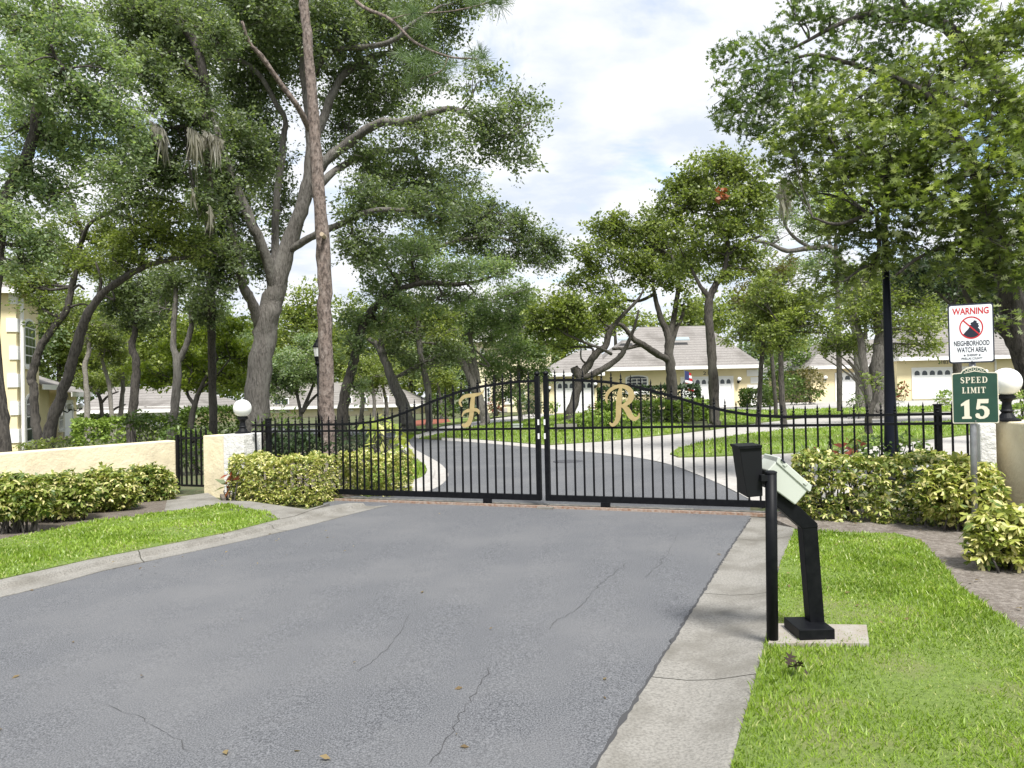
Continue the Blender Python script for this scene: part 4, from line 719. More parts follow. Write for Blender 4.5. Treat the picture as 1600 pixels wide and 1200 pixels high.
for a, b in ((428, 450), (543, 549), (600, 606), (566, 572)): window(F, X(a, Y)-F.O[0], X(b, Y)-F.O[0], .6, 1.6, hE, 2, 2, 0, .07)
# near left house, receding from the viewer
A0 = G(28, 703); B0 = G(128, 681); e = (B0-A0); e[2] = 0; LB = np.linalg.norm(e); e /= LB; en = np.array([e[1], -e[0], 0]); hL = empty('house', A0, 'two storey cream house with white quoins and arched windows at the far left', 'house', 'cream stucco houses')
F = Fr(A0, e, en); f2 = np.array([-en[0], -en[1], 0])
m = MB(); m.box(A0-Z3*.4, e*3.3, -en*9, Z3*6.6); build('tower_wall', m, HWALL, hL)
m = MB(); q = [A0+Z3*6.2-e*.5+en*.5, A0+Z3*6.2+e*3.8+en*.5, A0+Z3*6.2+e*3.8-en*9.5, A0+Z3*6.2-e*.5-en*9.5]; m.add(q+[(q[0]+q[2])/2+Z3*2.4], [(0, 1, 4), (1, 2, 4), (2, 3, 4), (3, 0, 4), (3, 2, 1, 0)]); rf = build('tower_roof', m, ROOF, hL)
m = MB(); m.box(q[0]-Z3*.2, q[1]-q[0], (q[3]-q[0])*.01, Z3*.2); m.box(q[0]-Z3*.2, (q[1]-q[0])*.02, q[3]-q[0], Z3*.2); build('eave', m, TRIM, rf)
Ff = Fr(A0, -f2*0+(-en), -e)            # front face, x to the left of the corner
for i in range(6):
    for FF, sgn in ((F, 1), (Ff, 1)): build('quoin', FF.box(MB(), -.03, (.45 if i % 2 else .62)*(1 if FF is F else .5), .28+i*1.07, .80+i*1.07, .002, .05), TRIM, hL)
build('drainpipe', MB().tube([F.p(.25, 0, .13), F.p(.25, 3, .13), F.p(.25, 5.9, .13)], .07, 8), TRIM, hL)
window(F, 1.05, 2.55, 3.35, 4.85, hL, 3, 4, .3); window(F, 1.1, 2.6, .25, 1.75, hL, 2, 3, .35)
m = MB(); m.box(F.p(3.3, -.5, -.6), e*4.6, -en*8, Z3*3.05); build('wing_wall', m, HWALL, hL)
m = MB(); m.box(F.p(7.9, -.5, -.3), e*4.5, -en*8, Z3*2.75); build('garage_wall', m, HWALL, hL)
for s0, s1, zz, dd in ((3.3, 8.2, 2.6, .1), (7.7, 12.9, 2.28, .35)):
    m = MB(); a, b, c, d = F.p(s0, zz, dd), F.p(s1, zz, dd), F.p(s1, zz+1.7, dd-4.5), F.p(s0, zz+1.7, dd-4.5); dn = -Z3*.06
    m.add([a, b, c, d, a+dn, b+dn, c+dn, d+dn], [(0, 1, 2, 3), (7, 6, 5, 4), (0, 4, 5, 1), (1, 5, 6, 2), (2, 6, 7, 3), (3, 7, 4, 0)]); r = build('roof', m, ROOF, hL)
    m = MB(); m.box(a-Z3*.24, b-a, en*.05, Z3*.22); build('eave', m, TRIM, r)
    m = MB(); q = [F.p(s1-.25, zz-.08, dd-.5), F.p(s1-.25, zz-.08, dd-4.6), F.p(s1-.25, zz+1.6, dd-4.6)]; m.prism(q, e*.1); build('gable', m, HWALL, r)
Fw = Fr(F.p(0, 0, -.6), e, en); window(Fw, 3.9, 5.3, .5, 1.95, hL, 3, 4, .3)
Fg = Fr(F.p(0, 0, -.3), e, en); window(Fg, 8.2, 8.9, .5, 1.7, hL, 1, 3, .15); garage_door(Fg, 9.3, 11.2, 1.75, hL, 3)
coach_lamp(Fg, 9.05, 1.35, hL); coach_lamp(Fg, 11.6, 1.35, hL)
lettering('8', Fg.p(10.3, 2.05, .02), .14, .24, SBLK, hL, e, en, name='house_number')
# flag
fb = G(1073, 660); Yf = 42.; c = P(1071, 640, Yf); t = empty('flag', (c[0], Yf, hz(c[0], Yf)), 'small stars and stripes flag on a pole in front of the middle garage', 'flag')
pt = P(1069.5, 577, Yf); build('flagpole', MB().tube([(c[0], Yf, hz(c[0], Yf)), (pt*.5+c*.5), pt], .02, 6), GALV, t)
for i in range(7):
    a = .055; zz = pt[2]-.1-i*.165; wv_ = [.10+.05*math.sin(i*.9), .42+.03*i]; m = MB(); m.prism([(pt[0]+.02, Yf, zz), (pt[0]+wv_[1], Yf+.1, zz-.14), (pt[0]+wv_[1]-.03, Yf+.1, zz-.3), (pt[0]+.02, Yf, zz-.155)], (0, .02, 0)); build('flag_stripe', m, SRED if i % 2 == 0 else SWHITE, t)
m = MB(); m.prism([(pt[0]+.02, Yf-.02, pt[2]-.08), (pt[0]+.27, Yf+.03, pt[2]-.15), (pt[0]+.27, Yf+.03, pt[2]-.62), (pt[0]+.02, Yf-.02, pt[2]-.6)], (0, .02, 0)); build('flag_canton', m, mat('flag_blue', (.02, .03, .12), .7), t)
# lawn utility boxes
q = G(808, 673); m = MB(); m.box((q[0]-.2, q[1], q[2]), (.42, 0, 0), (0, .35, 0), (0, 0, .22)); m.box((q[0]-.22, q[1]-.02, q[2]+.222), (.46, 0, 0), (0, .39, 0), (0, 0, .05)); tag(build('utility_box', m, mat('utility_grey', (.34, .37, .35), .6), loc=q), 'small grey green utility box on the lawn left of the gate centre', 'utility box')
q = G(884, 676); t = empty('lawn_plaque', q, 'low grey stone plaque on the lawn right of the gate centre', 'plaque'); build('plaque_slab', MB().box((q[0]-.42, q[1], q[2]+.12), (.84, 0, 0), (0, .12, 0), (0, 0, .2)), CONC, t); build('leg', MB().box((q[0]-.35, q[1]+.02, q[2]-.02), (.1, 0, 0), (0, .1, 0), (0, 0, .138)), CONC, t); build('leg', MB().box((q[0]+.25, q[1]+.02, q[2]-.02), (.1, 0, 0), (0, .1, 0), (0, 0, .138)), CONC, t)
q = G(888, 721); m = MB(); m.lathe((q[0], q[1], hz(*q[:2])+.002), [(.34, 0), (.34, .004), (.30, .006)], 28); tag(build('manhole_cover', m, mat('iron_cover', (.09, .09, .10), .6, .4, bump=.01, bscale=40), loc=q), 'round iron manhole cover in the road beyond the gate', 'manhole cover')
# ------------------------------------------------------------------ trees
def rb(l, dy=0, c=1.): return [(*b, dy, c) if len(b) == 4 else b for b in l]
# great oak left of the pine
tree('oak_tree', 'massive grey barked live oak left of the pine, forking into tall limbs', 23.2, [
    [(400, 703, 21), (402, 640, 18.5), (408, 560, 17.5), (418, 500, 17.5), (430, 455, 15.5), (448, 390, 12.5), (470, 330, 11), (483, 283, 10), (486, 213, 8), (478, 140, 7), (470, 60, 5), (465, -20, 3)],
    [(478, 300, 8), (507, 253, 8), (540, 228, 7.5), (590, 193, 6.5, -.6), (633, 190, 5.5, -1), (700, 170, 4.5, -1.5), (745, 188, 3, -2), (790, 215, 2, -2.2), (830, 190, 1.2, -2.5)],
    [(486, 230, 7), (503, 190, 7), (520, 147, 6), (540, 113, 5.5), (577, 90, 4.5, .5), (613, 80, 4, .8), (640, 50, 3, 1), (668, 10, 2, 1)],
    [(478, 140, 5), (500, 98, 5), (527, 77, 4.5, -.5), (583, 72, 4, -1), (620, 60, 3.5, -1.3), (640, 40, 3, -1.5), (690, 8, 2, -1.5)],
    [(490, 310, 6), (513, 275, 5.5), (560, 247, 5, 1), (620, 235, 4.2, 1.4), (647, 240, 3.5, 1.8), (657, 267, 3, 2), (680, 297, 2, 2), (715, 318, 1.2, 2)],
    [(452, 392, 6), (490, 368, 5.5, -.4), (533, 350, 5, -.8), (577, 330, 4, -1.6), (633, 328, 3, -2), (690, 340, 2, -2.4)],
    [(406, 510, 9), (393, 470, 8, -.5), (380, 448, 7, -.7), (374, 415, 6, -.8), (366, 370, 5, -1), (350, 330, 3, -1)],
    [(430, 458, 10), (416, 400, 8, -.5), (392, 345, 7.5, -1), (366, 285, 7, -1.2), (345, 225, 6, -1.5), (325, 150, 5, -1.5), (312, 90, 5, -1.5), (275, 40, 4.5, -1.5), (240, 5, 4, -1.5)],
    [(431, 440, 6), (430, 387, 6, .5), (432, 317, 5.5, .6), (439, 260, 5.5, .6), (443, 213, 4.5, .6), (446, 187, 4, .5), (430, 160, 4, .3), (410, 123, 3.5), (383, 98, 3), (345, 90, 2)]],
    [(430, 60, 95, 75), (400, 0, 90, 50), (520, 40, 80, 55), (600, 20, 70, 42), (668, 45, 52, 42), (715, 5, 55, 22, -1, .7), (560, 130, 62, 42, 1, .8), (640, 118, 55, 34, 0, .75), (600, 160, 50, 30, 1, .7), (745, 130, 38, 26, -2, .5), (795, 180, 58, 42, -2.2, .55), (745, 215, 60, 38, -2, .55), (812, 245, 34, 26, -2.2, .5),
     (660, 205, 60, 35, -.6, .6), (585, 245, 55, 30, .5, .6), (625, 285, 60, 35, 1.2), (700, 285, 55, 32, 1.5, .8), (680, 330, 60, 30, -2), (575, 320, 55, 40, -1), (560, 385, 50, 28, -1, .8), (390, 150, 60, 60, 1), (365, 230, 60, 60, -1), (350, 310, 52, 60, -1), (320, 400, 40, 40, -1, .8), (352, 395, 42, 50, -1), (340, 450, 30, 30, -1, .7), (415, 250, 40, 60, 1.5, .8), (440, 330, 30, 50, 2, .5), (400, 400, 30, 42, 1.5, .6), (530, 200, 30, 50, 2, .7), (300, 60, 60, 50, -1.5), (250, 20, 60, 40, -1.5)],
    L_OAK, BARK, leafpx=5.2, cov=2.7, depth=.8)
# pine
pine = tree('pine_tree', 'tall straight pine trunk with flaky reddish bark rising past the top edge', 19.7, [
    [(513, 713, 11.9), (512, 640, 11.0), (508, 500, 11.3), (505, 400, 10.6), (498, 300, 9.7), (491, 200, 8.8), (484, 110, 7.9), (479, 50, 7.5), (474, 0, 7.0), (470, -60, 5.7), (468, -130, 4.4)],
    [(497, 208, 5), (483, 200, 4.8), (467, 170, 4.5, -.5), (433, 123, 4, -1), (410, 90, 3.8, -1.3), (390, 67, 3, -1.5), (378, 33, 2, -1.7)],
    [(470, -70, 4), (520, -50, 3), (560, 5, 2.6, -1), (610, 30, 2.3, -1.5), (648, 66, 2, -2), (700, 88, 1.6, -2.3), (745, 92, 1, -2.5)],
    [(700, 90, 1.6, -2.3), (690, 110, 1.2, -2.3), (655, 124, .9, -2.3)], [(610, 30, 1.5, -1.5), (645, 22, 1.2, -1.6), (700, 18, 1, -1.8), (742, 10, 1.2, -2), (790, -4, 1, -2)]], [], L_PINE, BARKP)
ST = MB(); 
for (x, y, r) in ((509, 372, 4.2),): c = P(x, y, 19.7); ST.tube([c, c+(.0, -.42, .02)], r*19.7/FPX*.8, 10)
build('branch_stub', ST, mat('cut_wood', (.45, .36, .26), .8), pine)
tf = []
for x, y, k in ((645, 20, 1.), (660, 48, .9), (612, 14, .6), (650, 100, 1.), (680, 98, .9), (634, 82, .8), (700, 108, .8), (732, 92, .7), (752, 84, .8), (640, 118, .8), (692, 120, .9), (672, 76, .6), (742, 4, .9), (775, 6, 1.), (790, -6, .8), (665, 112, .8)):
    for j in range(3):
        c = P(x+rng.normal()*5, y+rng.normal()*5, 19.7-2+rng.normal()*.3); n = int(75*k); d = unit(rng.normal(size=(n, 3))+np.array([0, 0, .5])); cc = np.repeat(c[None], n, 0)+d*.03
        nr = unit(np.cross(d, rng.normal(size=(n, 3)))); L = .36*k*rng.uniform(.7, 1.1, n); w = .006
        tf.append(np.stack([cc-nr*w, cc+nr*w, cc+d*L[:, None]+nr*w*.4-Z3*L[:, None]*.15, cc+d*L[:, None]-nr*w*.4-Z3*L[:, None]*.15], 1))
npmesh('needles', np.concatenate(tf), 4, L_PINE, pine)
# nearest left tree, trunk on the picture edge
lt = tree('oak_tree', 'large oak at the left edge whose dense crown hangs over the low wall', 14.5, [
    [(6, 700, 10), (2, 640, 9), (-8, 560, 9), (-8, 450, 9), (2, 340, 10), (18, 290, 9), (44, 240, 8), (55, 190, 7), (62, 120, 6.5), (78, 50, 7), (92, -10, 6), (100, -60, 5)],
    [(48, 230, 5), (70, 170, 4), (110, 135, 3.2, .5), (150, 140, 2.5, 1)], [(60, 130, 4), (98, 112, 3.5, -.5), (86, 90, 3, -.6), (80, 70, 2, -.8)], [(20, 290, 5), (70, 300, 3, .6), (130, 290, 2, 1)]],
    [(40, 30, 60, 48), (110, 62, 55, 45), (25, 110, 50, 40, -1), (100, 150, 60, 42), (165, 165, 48, 38), (45, 195, 55, 42, .5), (120, 228, 60, 40), (175, 258, 45, 34, 0, .8), (40, 275, 52, 36), (98, 300, 42, 30, 0, .8), (30, 345, 45, 38), (70, 375, 36, 22, 0, .8), (130, 20, 25, 20, 0, .5), (180, 110, 40, 32, 0, .7), (210, 200, 38, 34, 0, .7), (45, 410, 45, 26, 0, .8), (70, 90, 30, 24)],
    L_OAKG, BARKD, leafpx=6, cov=2.2, depth=.75)
ut = tree('oak_tree', 'upper oak crown between the left edge tree and the great oak, draped with moss', 17.5, [
    [(334, 712, 7, 8), (332, 600, 6, 8), (330, 500, 6, 7), (328, 400, 7, 5), (325, 300, 7, 3), (322, 225, 7, 1), (318, 120, 7), (300, 60, 6), (255, 20, 5), (235, -20, 4)], [(318, 130, 5), (275, 85, 4), (245, 90, 3), (225, 82, 2)], [(324, 180, 5), (295, 195, 3.5), (262, 200, 2.5)]],
    [(205, 45, 55, 42), (270, 30, 52, 38), (200, 12, 60, 25), (240, 110, 48, 36), (295, 100, 45, 40), (190, 85, 30, 26, 0, .6), (260, 165, 45, 30), (205, 240, 45, 30, 0, .9), (265, 225, 50, 32), (310, 170, 36, 40), (180, 320, 40, 26, 0, .7), (232, 282, 50, 28), (290, 270, 45, 28), (315, 320, 30, 30, 0, .8), (150, 95, 20, 16, 0, .5), (340, 60, 30, 34)],
    L_OAK, BARKD, leafpx=5.5, cov=2.35, depth=.75)
ms = []
for x, y, w_, l_, n in ((303, 202, 7, 50, 260), (313, 210, 6, 26, 90), (325, 205, 8, 24, 110), (337, 212, 9, 40, 230), (247, 196, 8, 26, 120), (255, 200, 4, 44, 90), (240, 190, 8, 18, 60), (302, 296, 3, 26, 40), (329, 322, 3, 30, 50), (1228, 280, 7, 52, 200), (1222, 296, 5, 26, 80)):
    Ym = 17.0 if x < 700 else 15.; dxs = rng.normal(size=n); c = np.array([P(x+d_*w_*.6, y+d_*2.5+abs(rng.normal())*4, Ym+rng.normal()*.12) for d_ in dxs])
    L = np.abs(rng.normal(.75, .3, n))*np.exp(-dxs**2*.55)*l_*Ym/FPX*1.15; dx = rng.normal(size=(n, 2))*.04*L[:, None]*3; a = .0045; b = np.column_stack([dx, -L])
    ms.append(np.stack([c-(a, 0, 0), c+(a, 0, 0), c+b*.5+np.column_stack([rng.normal(size=(n, 2))*.03, np.zeros(n)]), c+b], 1))
for i, (sel, lab) in enumerate(((slice(0, 9), 'x'), (slice(9, 11), 'x'))):
    o = npmesh('spanish_moss', np.concatenate(ms[sel]), 4, L_MOSS); o['kind'] = 'stuff'
# leaning pair in front of the cream house
tree('oak_tree', 'crooked dark trunk leaning right in front of the arched house windows', 19.5, [
    [(62, 695, 7.5), (55, 655, 6.5), (53, 607, 6), (49, 591, 6.2), (55, 567, 6), (63, 543, 5.5), (83, 513, 5.2), (104, 484, 5), (112, 449, 4.5), (120, 420, 4), (125, 390, 3.6), (128, 365, 3.4), (117, 330, 2.6), (105, 290, 1.8)],
    [(125, 385, 3), (140, 350, 3, -.5), (165, 336, 2.8, -.8), (200, 320, 2.6, -1), (240, 310, 2.2, -1.4), (285, 318, 1.4, -1.5)], [(110, 458, 2.6), (122, 446, 2), (132, 452, 1.5)], [(108, 480, 2.4), (128, 475, 1.6), (140, 478, 1.2)]],
    [(62, 430, 45, 28), (110, 395, 42, 24), (60, 470, 32, 18, 0, .7), (165, 372, 45, 26), (225, 345, 40, 22), (150, 410, 40, 22), (35, 440, 30, 26, 0, .7), (80, 505, 26, 15, 0, .5), (250, 318, 40, 14), (100, 350, 34, 16, 0, .6)], L_MID, BARKD, leafpx=5, cov=2.2)
tree('oak_tree', 'dark trunk sweeping in a long arc to the right beside the cream house', 18.5, [
    [(73, 698, 9.5), (85, 650, 8.5), (99, 609, 7.8), (112, 567, 7.5), (128, 513, 7), (144, 479, 6.2), (165, 455, 5.6), (187, 439, 5.2), (219, 420, 4.4), (253, 409, 3.4), (288, 403, 2.8), (320, 400, 2)],
    [(219, 420, 3.6), (224, 395, 3.4, .4), (230, 375, 3, .5), (262, 352, 2.2, .7), (290, 345, 1.5, .8)], [(150, 470, 3), (158, 440, 2.5), (150, 410, 1.8)], [(160, 460, 2.4), (178, 468, 1.8), (176, 455, 1.2)]],
    [(215, 378, 46, 26), (270, 372, 46, 26), (180, 410, 34, 22, 0, .8), (250, 400, 40, 15, 0, .6), (310, 385, 34, 22, 0, .8), (290, 335, 42, 18)], L_YEL, BARKD, leafpx=5, cov=2.2)
tree('maple_tree', 'straight dark trunk with a round dark crown behind the left wall hedge', 27, [
    [(205, 662, 7), (211, 607, 6.2), (213, 567, 5.8), (206, 540, 5.2), (211, 515, 4.4), (214, 480, 3.5), (216, 440, 2)]],
    [(212, 478, 46, 28), (195, 440, 42, 26), (240, 450, 38, 28), (205, 508, 34, 13, 0, .8), (170, 470, 26, 22, 0, .8)], L_OAK, BARKD, leafpx=4.4, cov=2.4)
tree('oak_tree', 'twin stemmed grey oak between the round dark crown and the great oak', 24.5, [
    [(269, 668, 7), (275, 620, 6.2), (277, 567, 5.8), (271, 540, 4.2), (272, 500, 4), (275, 460, 3.6), (271, 428, 3), (268, 390, 2)],
    [(277, 567, 5), (291, 540, 4.6), (299, 508, 4), (299, 487, 3.6), (309, 449, 3.2), (317, 425, 2.8), (336, 409, 2)], [(300, 506, 2.8), (317, 487, 2.2), (330, 470, 1.4)]],
    [(262, 440, 34, 24, 0, .8), (300, 430, 36, 22, 0, .8), (322, 470, 30, 26, 0, .9), (250, 480, 26, 20, 0, .7), (312, 400, 36, 18), (330, 500, 24, 13, 0, .8)], L_OAK, BARK, leafpx=4.4, cov=2.3)
GB = 'slender stems behind the left hedges'
tree('birch_tree', 'pale thin trunk just right of the arc shaped dark trunk', 33, [[(136, 664, 4.2), (136, 620, 4), (133, 572, 3.6), (139, 548, 3.2), (136, 520, 2.6), (132, 490, 2)]], [(140, 520, 26, 20), (120, 490, 28, 18), (165, 505, 24, 18)], L_MID, BARKG, leafpx=4, cov=1.9)
tree('birch_tree', 'thin pale trunk leaning left in front of the garage block', 34, [[(176, 675, 3.2), (171, 607, 3), (163, 575, 2.4), (155, 545, 2)]], [(160, 545, 25, 17), (185, 540, 22, 20)], L_YEL, BARKG, leafpx=4, cov=1.9)
tree('birch_tree', 'thin grey trunk just left of the straight dark trunk', 35, [[(187, 672, 3.8), (190, 630, 3.4), (192, 595, 3), (187, 560, 2.4), (182, 530, 1.6)]], [(185, 560, 22, 20), (190, 590, 20, 10, 0, .6)], L_MID, BARK, leafpx=4, cov=1.8)
tree('dogwood_tree', 'small many stemmed tree before the white garage doors at left', 36, [[(160, 664, 3), (157, 625, 2.6), (150, 612, 1.8)], [(158, 630, 2.2), (170, 618, 1.6), (185, 612, 1)], [(161, 662, 2), (178, 640, 1.6), (196, 632, 1)]], [(150, 595, 26, 15), (175, 590, 28, 14), (128, 590, 14, 11, 0, .7)], L_MID, BARKD, leafpx=4, cov=1.9)
tree('acacia_tree', 'bright yellow green flat crowned tree between the twin stems and the great oak', 29, [[(298, 662, 4.5), (304, 633, 4), (312, 610, 3.4), (322, 590, 2.6), (340, 560, 2)], [(304, 633, 2.6), (292, 612, 2.2), (300, 580, 1.6)], [(314, 608, 2), (340, 585, 1.6), (360, 560, 1.2)]],
    [(250, 590, 42, 13), (228, 575, 30, 12), (300, 560, 40, 17), (345, 545, 38, 20), (378, 560, 28, 20), (270, 545, 34, 14), (340, 588, 38, 13), (318, 520, 32, 16), (360, 512, 30, 14), (290, 600, 34, 10, 0, .8), (368, 595, 24, 17)], L_YELB, BARKD, leafpx=4.6, cov=2.2, tmpl=T_WIDE)
tree('olive_tree', 'soft grey green low tree between the great oak and the lamp post', 40, [[(470, 648, 2.8), (466, 625, 2.4), (460, 600, 2)], [(471, 645, 3), (482, 620, 2.4), (490, 600, 2)], [(472, 645, 2.6), (484, 628, 2.2), (500, 612, 1.6)]],
    [(445, 575, 34, 24), (430, 610, 26, 18), (470, 560, 36, 26), (488, 590, 22, 16), (455, 600, 26, 15), (425, 590, 20, 20), (478, 535, 26, 14)], L_OAKG, BARKD, leafpx=3.8, cov=2.1)
# oaks beyond the gate, centre left
tree('oak_tree', 'dark leaning oak right of the pine with a long leafy limb reaching right', 27.5, [
    [(535, 668, 9), (539, 617, 8.2), (547, 587, 7.6), (555, 555, 7), (567, 510, 6.2), (577, 490, 6), (600, 467, 5.6), (630, 450, 5), (667, 442, 4.4), (705, 445, 3.6), (742, 440, 2.6), (775, 430, 1.8)]],
    [(560, 500, 36, 22), (600, 455, 42, 24), (640, 430, 45, 24), (690, 425, 42, 22), (735, 425, 40, 22), (778, 418, 32, 22), (625, 480, 42, 18), (680, 470, 44, 18, 0, .9), (730, 465, 36, 16, 0, .8), (550, 540, 24, 20), (585, 500, 26, 20), (560, 600, 20, 22, 0, .6), (640, 385, 42, 20), (590, 400, 40, 24)], L_OAKG, BARKD, leafpx=4.4, cov=1.8)
tree('oak_tree', 'dark crowned oak whose drooping right branch ends against the open sky', 31, [
    [(637, 664, 10.5), (631, 634, 9.6), (615, 600, 8), (602, 565, 6.4), (590, 540, 5), (576, 530, 4)], [(602, 565, 5), (596, 535, 4.4), (597, 505, 4), (610, 460, 3.4), (640, 410, 3), (700, 380, 2.6), (770, 370, 2), (820, 385, 1.4)]],
    [(720, 370, 55, 34), (780, 358, 50, 32), (830, 382, 42, 30), (862, 392, 26, 22), (800, 405, 40, 22), (760, 335, 40, 24, 0, .8), (665, 385, 40, 26), (845, 415, 22, 16, 0, .7), (700, 550, 34, 22), (640, 520, 36, 22), (665, 565, 32, 20), (620, 545, 26, 18, 0, .8), (815, 345, 24, 20, 0, .6), (870, 375, 14, 12, 0, .7), (735, 325, 30, 20)], L_OAK, BARK, leafpx=4.4, cov=1.8)
tree('oak_tree', 'slim upright oak just left of the script letter F', 31, [[(670, 664, 5.6), (670, 617, 5.2), (662, 575, 4.8), (656, 542, 4.4), (653, 505, 4), (650, 470, 2.5)]], [(650, 480, 34, 22), (690, 500, 36, 20), (620, 505, 26, 18, 0, .8), (700, 530, 32, 17, 0, .8)], L_YEL, BARK, leafpx=4.3, cov=2.)
tree('oak_tree', 'leaning many stemmed oak behind the script letter F', 34, [
    [(757, 652, 8), (748, 620, 7), (738, 600, 6), (725, 570, 5), (710, 550, 4.5), (685, 532, 3)], [(752, 640, 5), (744, 600, 4.4), (732, 560, 4), (712, 530, 3), (686, 505, 2)], [(748, 600, 4), (740, 560, 4), (735, 520, 3), (745, 480, 2)], [(742, 565, 1.8), (765, 572, 1.6), (735, 540, 1.6), (690, 510, 1.2)]],
    [(700, 490, 42, 22), (745, 490, 42, 24), (780, 470, 36, 22), (680, 520, 34, 17), (735, 520, 38, 17), (800, 500, 30, 22), (770, 530, 24, 16, 0, .7), (810, 455, 34, 18, 0, .8)], L_OAKG, BARK, leafpx=4.2, cov=1.7)
tree('juniper_tree', 'dense round grey green tree left of the gate centre', 37, [[(814, 657, 4), (811, 625, 3.6), (810, 592, 3), (812, 540, 2)], [(776, 650, 2.6), (772, 625, 2.4), (774, 590, 2)]],
    [(810, 510, 42, 26), (800, 550, 42, 24), (835, 545, 32, 24), (790, 585, 32, 17), (825, 585, 32, 16), (770, 560, 24, 22), (812, 610, 26, 12, 0, .8), (820, 480, 30, 16), (782, 612, 16, 12, 0, .6)], L_DARK if False else L_OAKG, BARK, leafpx=4, cov=2.4)
GF = 'slender trees in front of the far houses'
for i, (px, b, r, tx, ty, lab) in enumerate(((585, 662, 3, 580, 590, 'thin trunk between the dark leaning oak and its right neighbour'), (563, 660, 3.6, 566, 600, 'short grey trunk just right of the dark leaning oak'), (605, 660, 3, 598, 600, 'small tree directly left of the broad leaning trunk'), (690, 655, 2.6, 684, 600, 'small bright tree right of the slim upright oak'))):
    tree('sapling_tree', lab, 43+i, [[(px, b, r), ((px+tx)/2+2, (b+ty)/2, r*.9), (tx, ty, r*.6)]], [(tx, ty-20, 26, 17), (tx+16, ty-2, 20, 13), (tx-15, ty, 18, 12)], L_YEL if i in (1, 3) else L_MID, BARK, leafpx=3.6, cov=1.9, group=GF)
# right centre
tree('oak_tree', 'leaning dark trunk with a sawn stub and a spreading pale yellow green crown', 30, [
    [(890, 652, 7.5), (900, 617, 6.6), (906, 590, 6.4), (918, 572, 6.2), (932, 552, 5.4), (947, 540, 5.2), (951, 522, 4.6), (958, 510, 3.8), (975, 490, 2.8), (995, 470, 2.2), (1006, 452, 1.4)],
    [(905, 590, 5), (925, 585, 5), (950, 572, 4.8), (970, 555, 4.2), (979, 540, 3.2), (990, 515, 2.4), (998, 484, 1.6)], [(908, 590, 7), (900, 580, 6.8), (897, 574, 6.6)],
    [(955, 553, 2.6), (940, 545, 2.4, -.4), (915, 536, 2.2, -.6), (880, 520, 1.4, -.8)], [(925, 560, 2.2), (926, 545, 2), (905, 542, 1.6), (878, 545, 1)], [(918, 570, 1.8), (908, 560, 1.4), (908, 542, 1)]],
    [(872, 500, 44, 22), (845, 515, 26, 17), (905, 480, 44, 18), (865, 538, 28, 12, 0, .8), (935, 495, 30, 15, 0, .7), (880, 470, 40, 13), (840, 492, 20, 14), (960, 470, 30, 12, 0, .6), (905, 515, 40, 12, 0, .7)], L_YEL, BARKD, leafpx=4.2, cov=1.9, tmpl=T_WIDE)
tree('oak_tree', 'twisting grey oak with moss and a long bare limb reaching left over the gate', 33, [
    [(1050, 648, 9), (1049, 592, 8), (1046, 555, 7.5), (1044, 522, 6), (1035, 503, 4.6), (1026, 475, 3.8), (1021, 450, 2.5)],
    [(1045, 530, 5), (1053, 495, 4.4), (1057, 470, 3.8), (1060, 435, 3), (1050, 400, 2)], [(1048, 545, 4), (1056, 515, 3.4), (1066, 495, 2.8), (1068, 475, 2)],
    [(1046, 564, 5.5), (1025, 552, 5.2, -.5), (1005, 539, 4.8, -.8), (990, 530, 4.4, -1), (980, 517, 3.6, -1.2), (967, 506, 3, -1.4), (950, 512, 2.4, -1.5), (925, 530, 1.6, -1.6)], [(1004, 538, 3.4, -.8), (980, 544, 3, -1), (957, 545, 2.2, -1.2)],
    [(1021, 460, 3), (1000, 470, 2.4, .6), (975, 470, 2, 1), (950, 485, 1.4, 1)]],
    [(960, 365, 42, 26), (930, 395, 36, 20), (1000, 372, 42, 24), (985, 410, 44, 20), (1040, 395, 42, 26), (920, 430, 34, 15, 0, .7), (1020, 430, 44, 20), (960, 345, 26, 15), (1060, 430, 34, 22), (895, 440, 28, 13, 0, .5), (945, 450, 40, 13, 0, .6), (1075, 480, 26, 17, 0, .6), (1020, 350, 30, 15, 0, .7), (1005, 335, 20, 10, 0, .5)], L_MID, BARKD, leafpx=4.2, cov=1.7, tmpl=T_WIDE)
tree('maple_tree', 'upright dark trunk forking high under a tall bright green crown right of the letter R', 27, [
    [(1117, 664, 8.6), (1115, 595, 7.6), (1111, 539, 7), (1107, 490, 6.6), (1110, 463, 6), (1121, 441, 5), (1130, 426, 4.2), (1137, 390, 3.2), (1135, 340, 2.4), (1150, 290, 1.6)], [(1109, 468, 4.4), (1101, 456, 4), (1093, 445, 3), (1075, 410, 2)], [(1136, 400, 3), (1160, 380, 2.4), (1190, 368, 1.6)]],
    [(1110, 268, 46, 26), (1155, 262, 36, 26), (1075, 285, 30, 20, 0, .8), (1060, 320, 36, 24), (1110, 312, 42, 24), (1160, 310, 36, 26), (1070, 360, 40, 20), (1120, 355, 38, 22), (1165, 350, 36, 20), (1100, 400, 44, 24), (1150, 400, 42, 22), (1060, 420, 26, 16, 0, .7), (1180, 425, 26, 14, 0, .6), (1140, 432, 28, 12, 0, .7), (1045, 295, 16, 13, 0, .6), (1185, 300, 22, 22)], L_MID, BARKD, leafpx=4.6, cov=1.9, tmpl=T_WIDE)
c = [P(1128+rng.normal()*3.4, 306+rng.normal()*4.5, 25.6+rng.normal()*.1) for _ in range(45)]; o = npmesh('dead_leaves', leafset(np.array(c), .17, T_WIDE), 4, L_SPENT); o['kind'] = 'stuff'
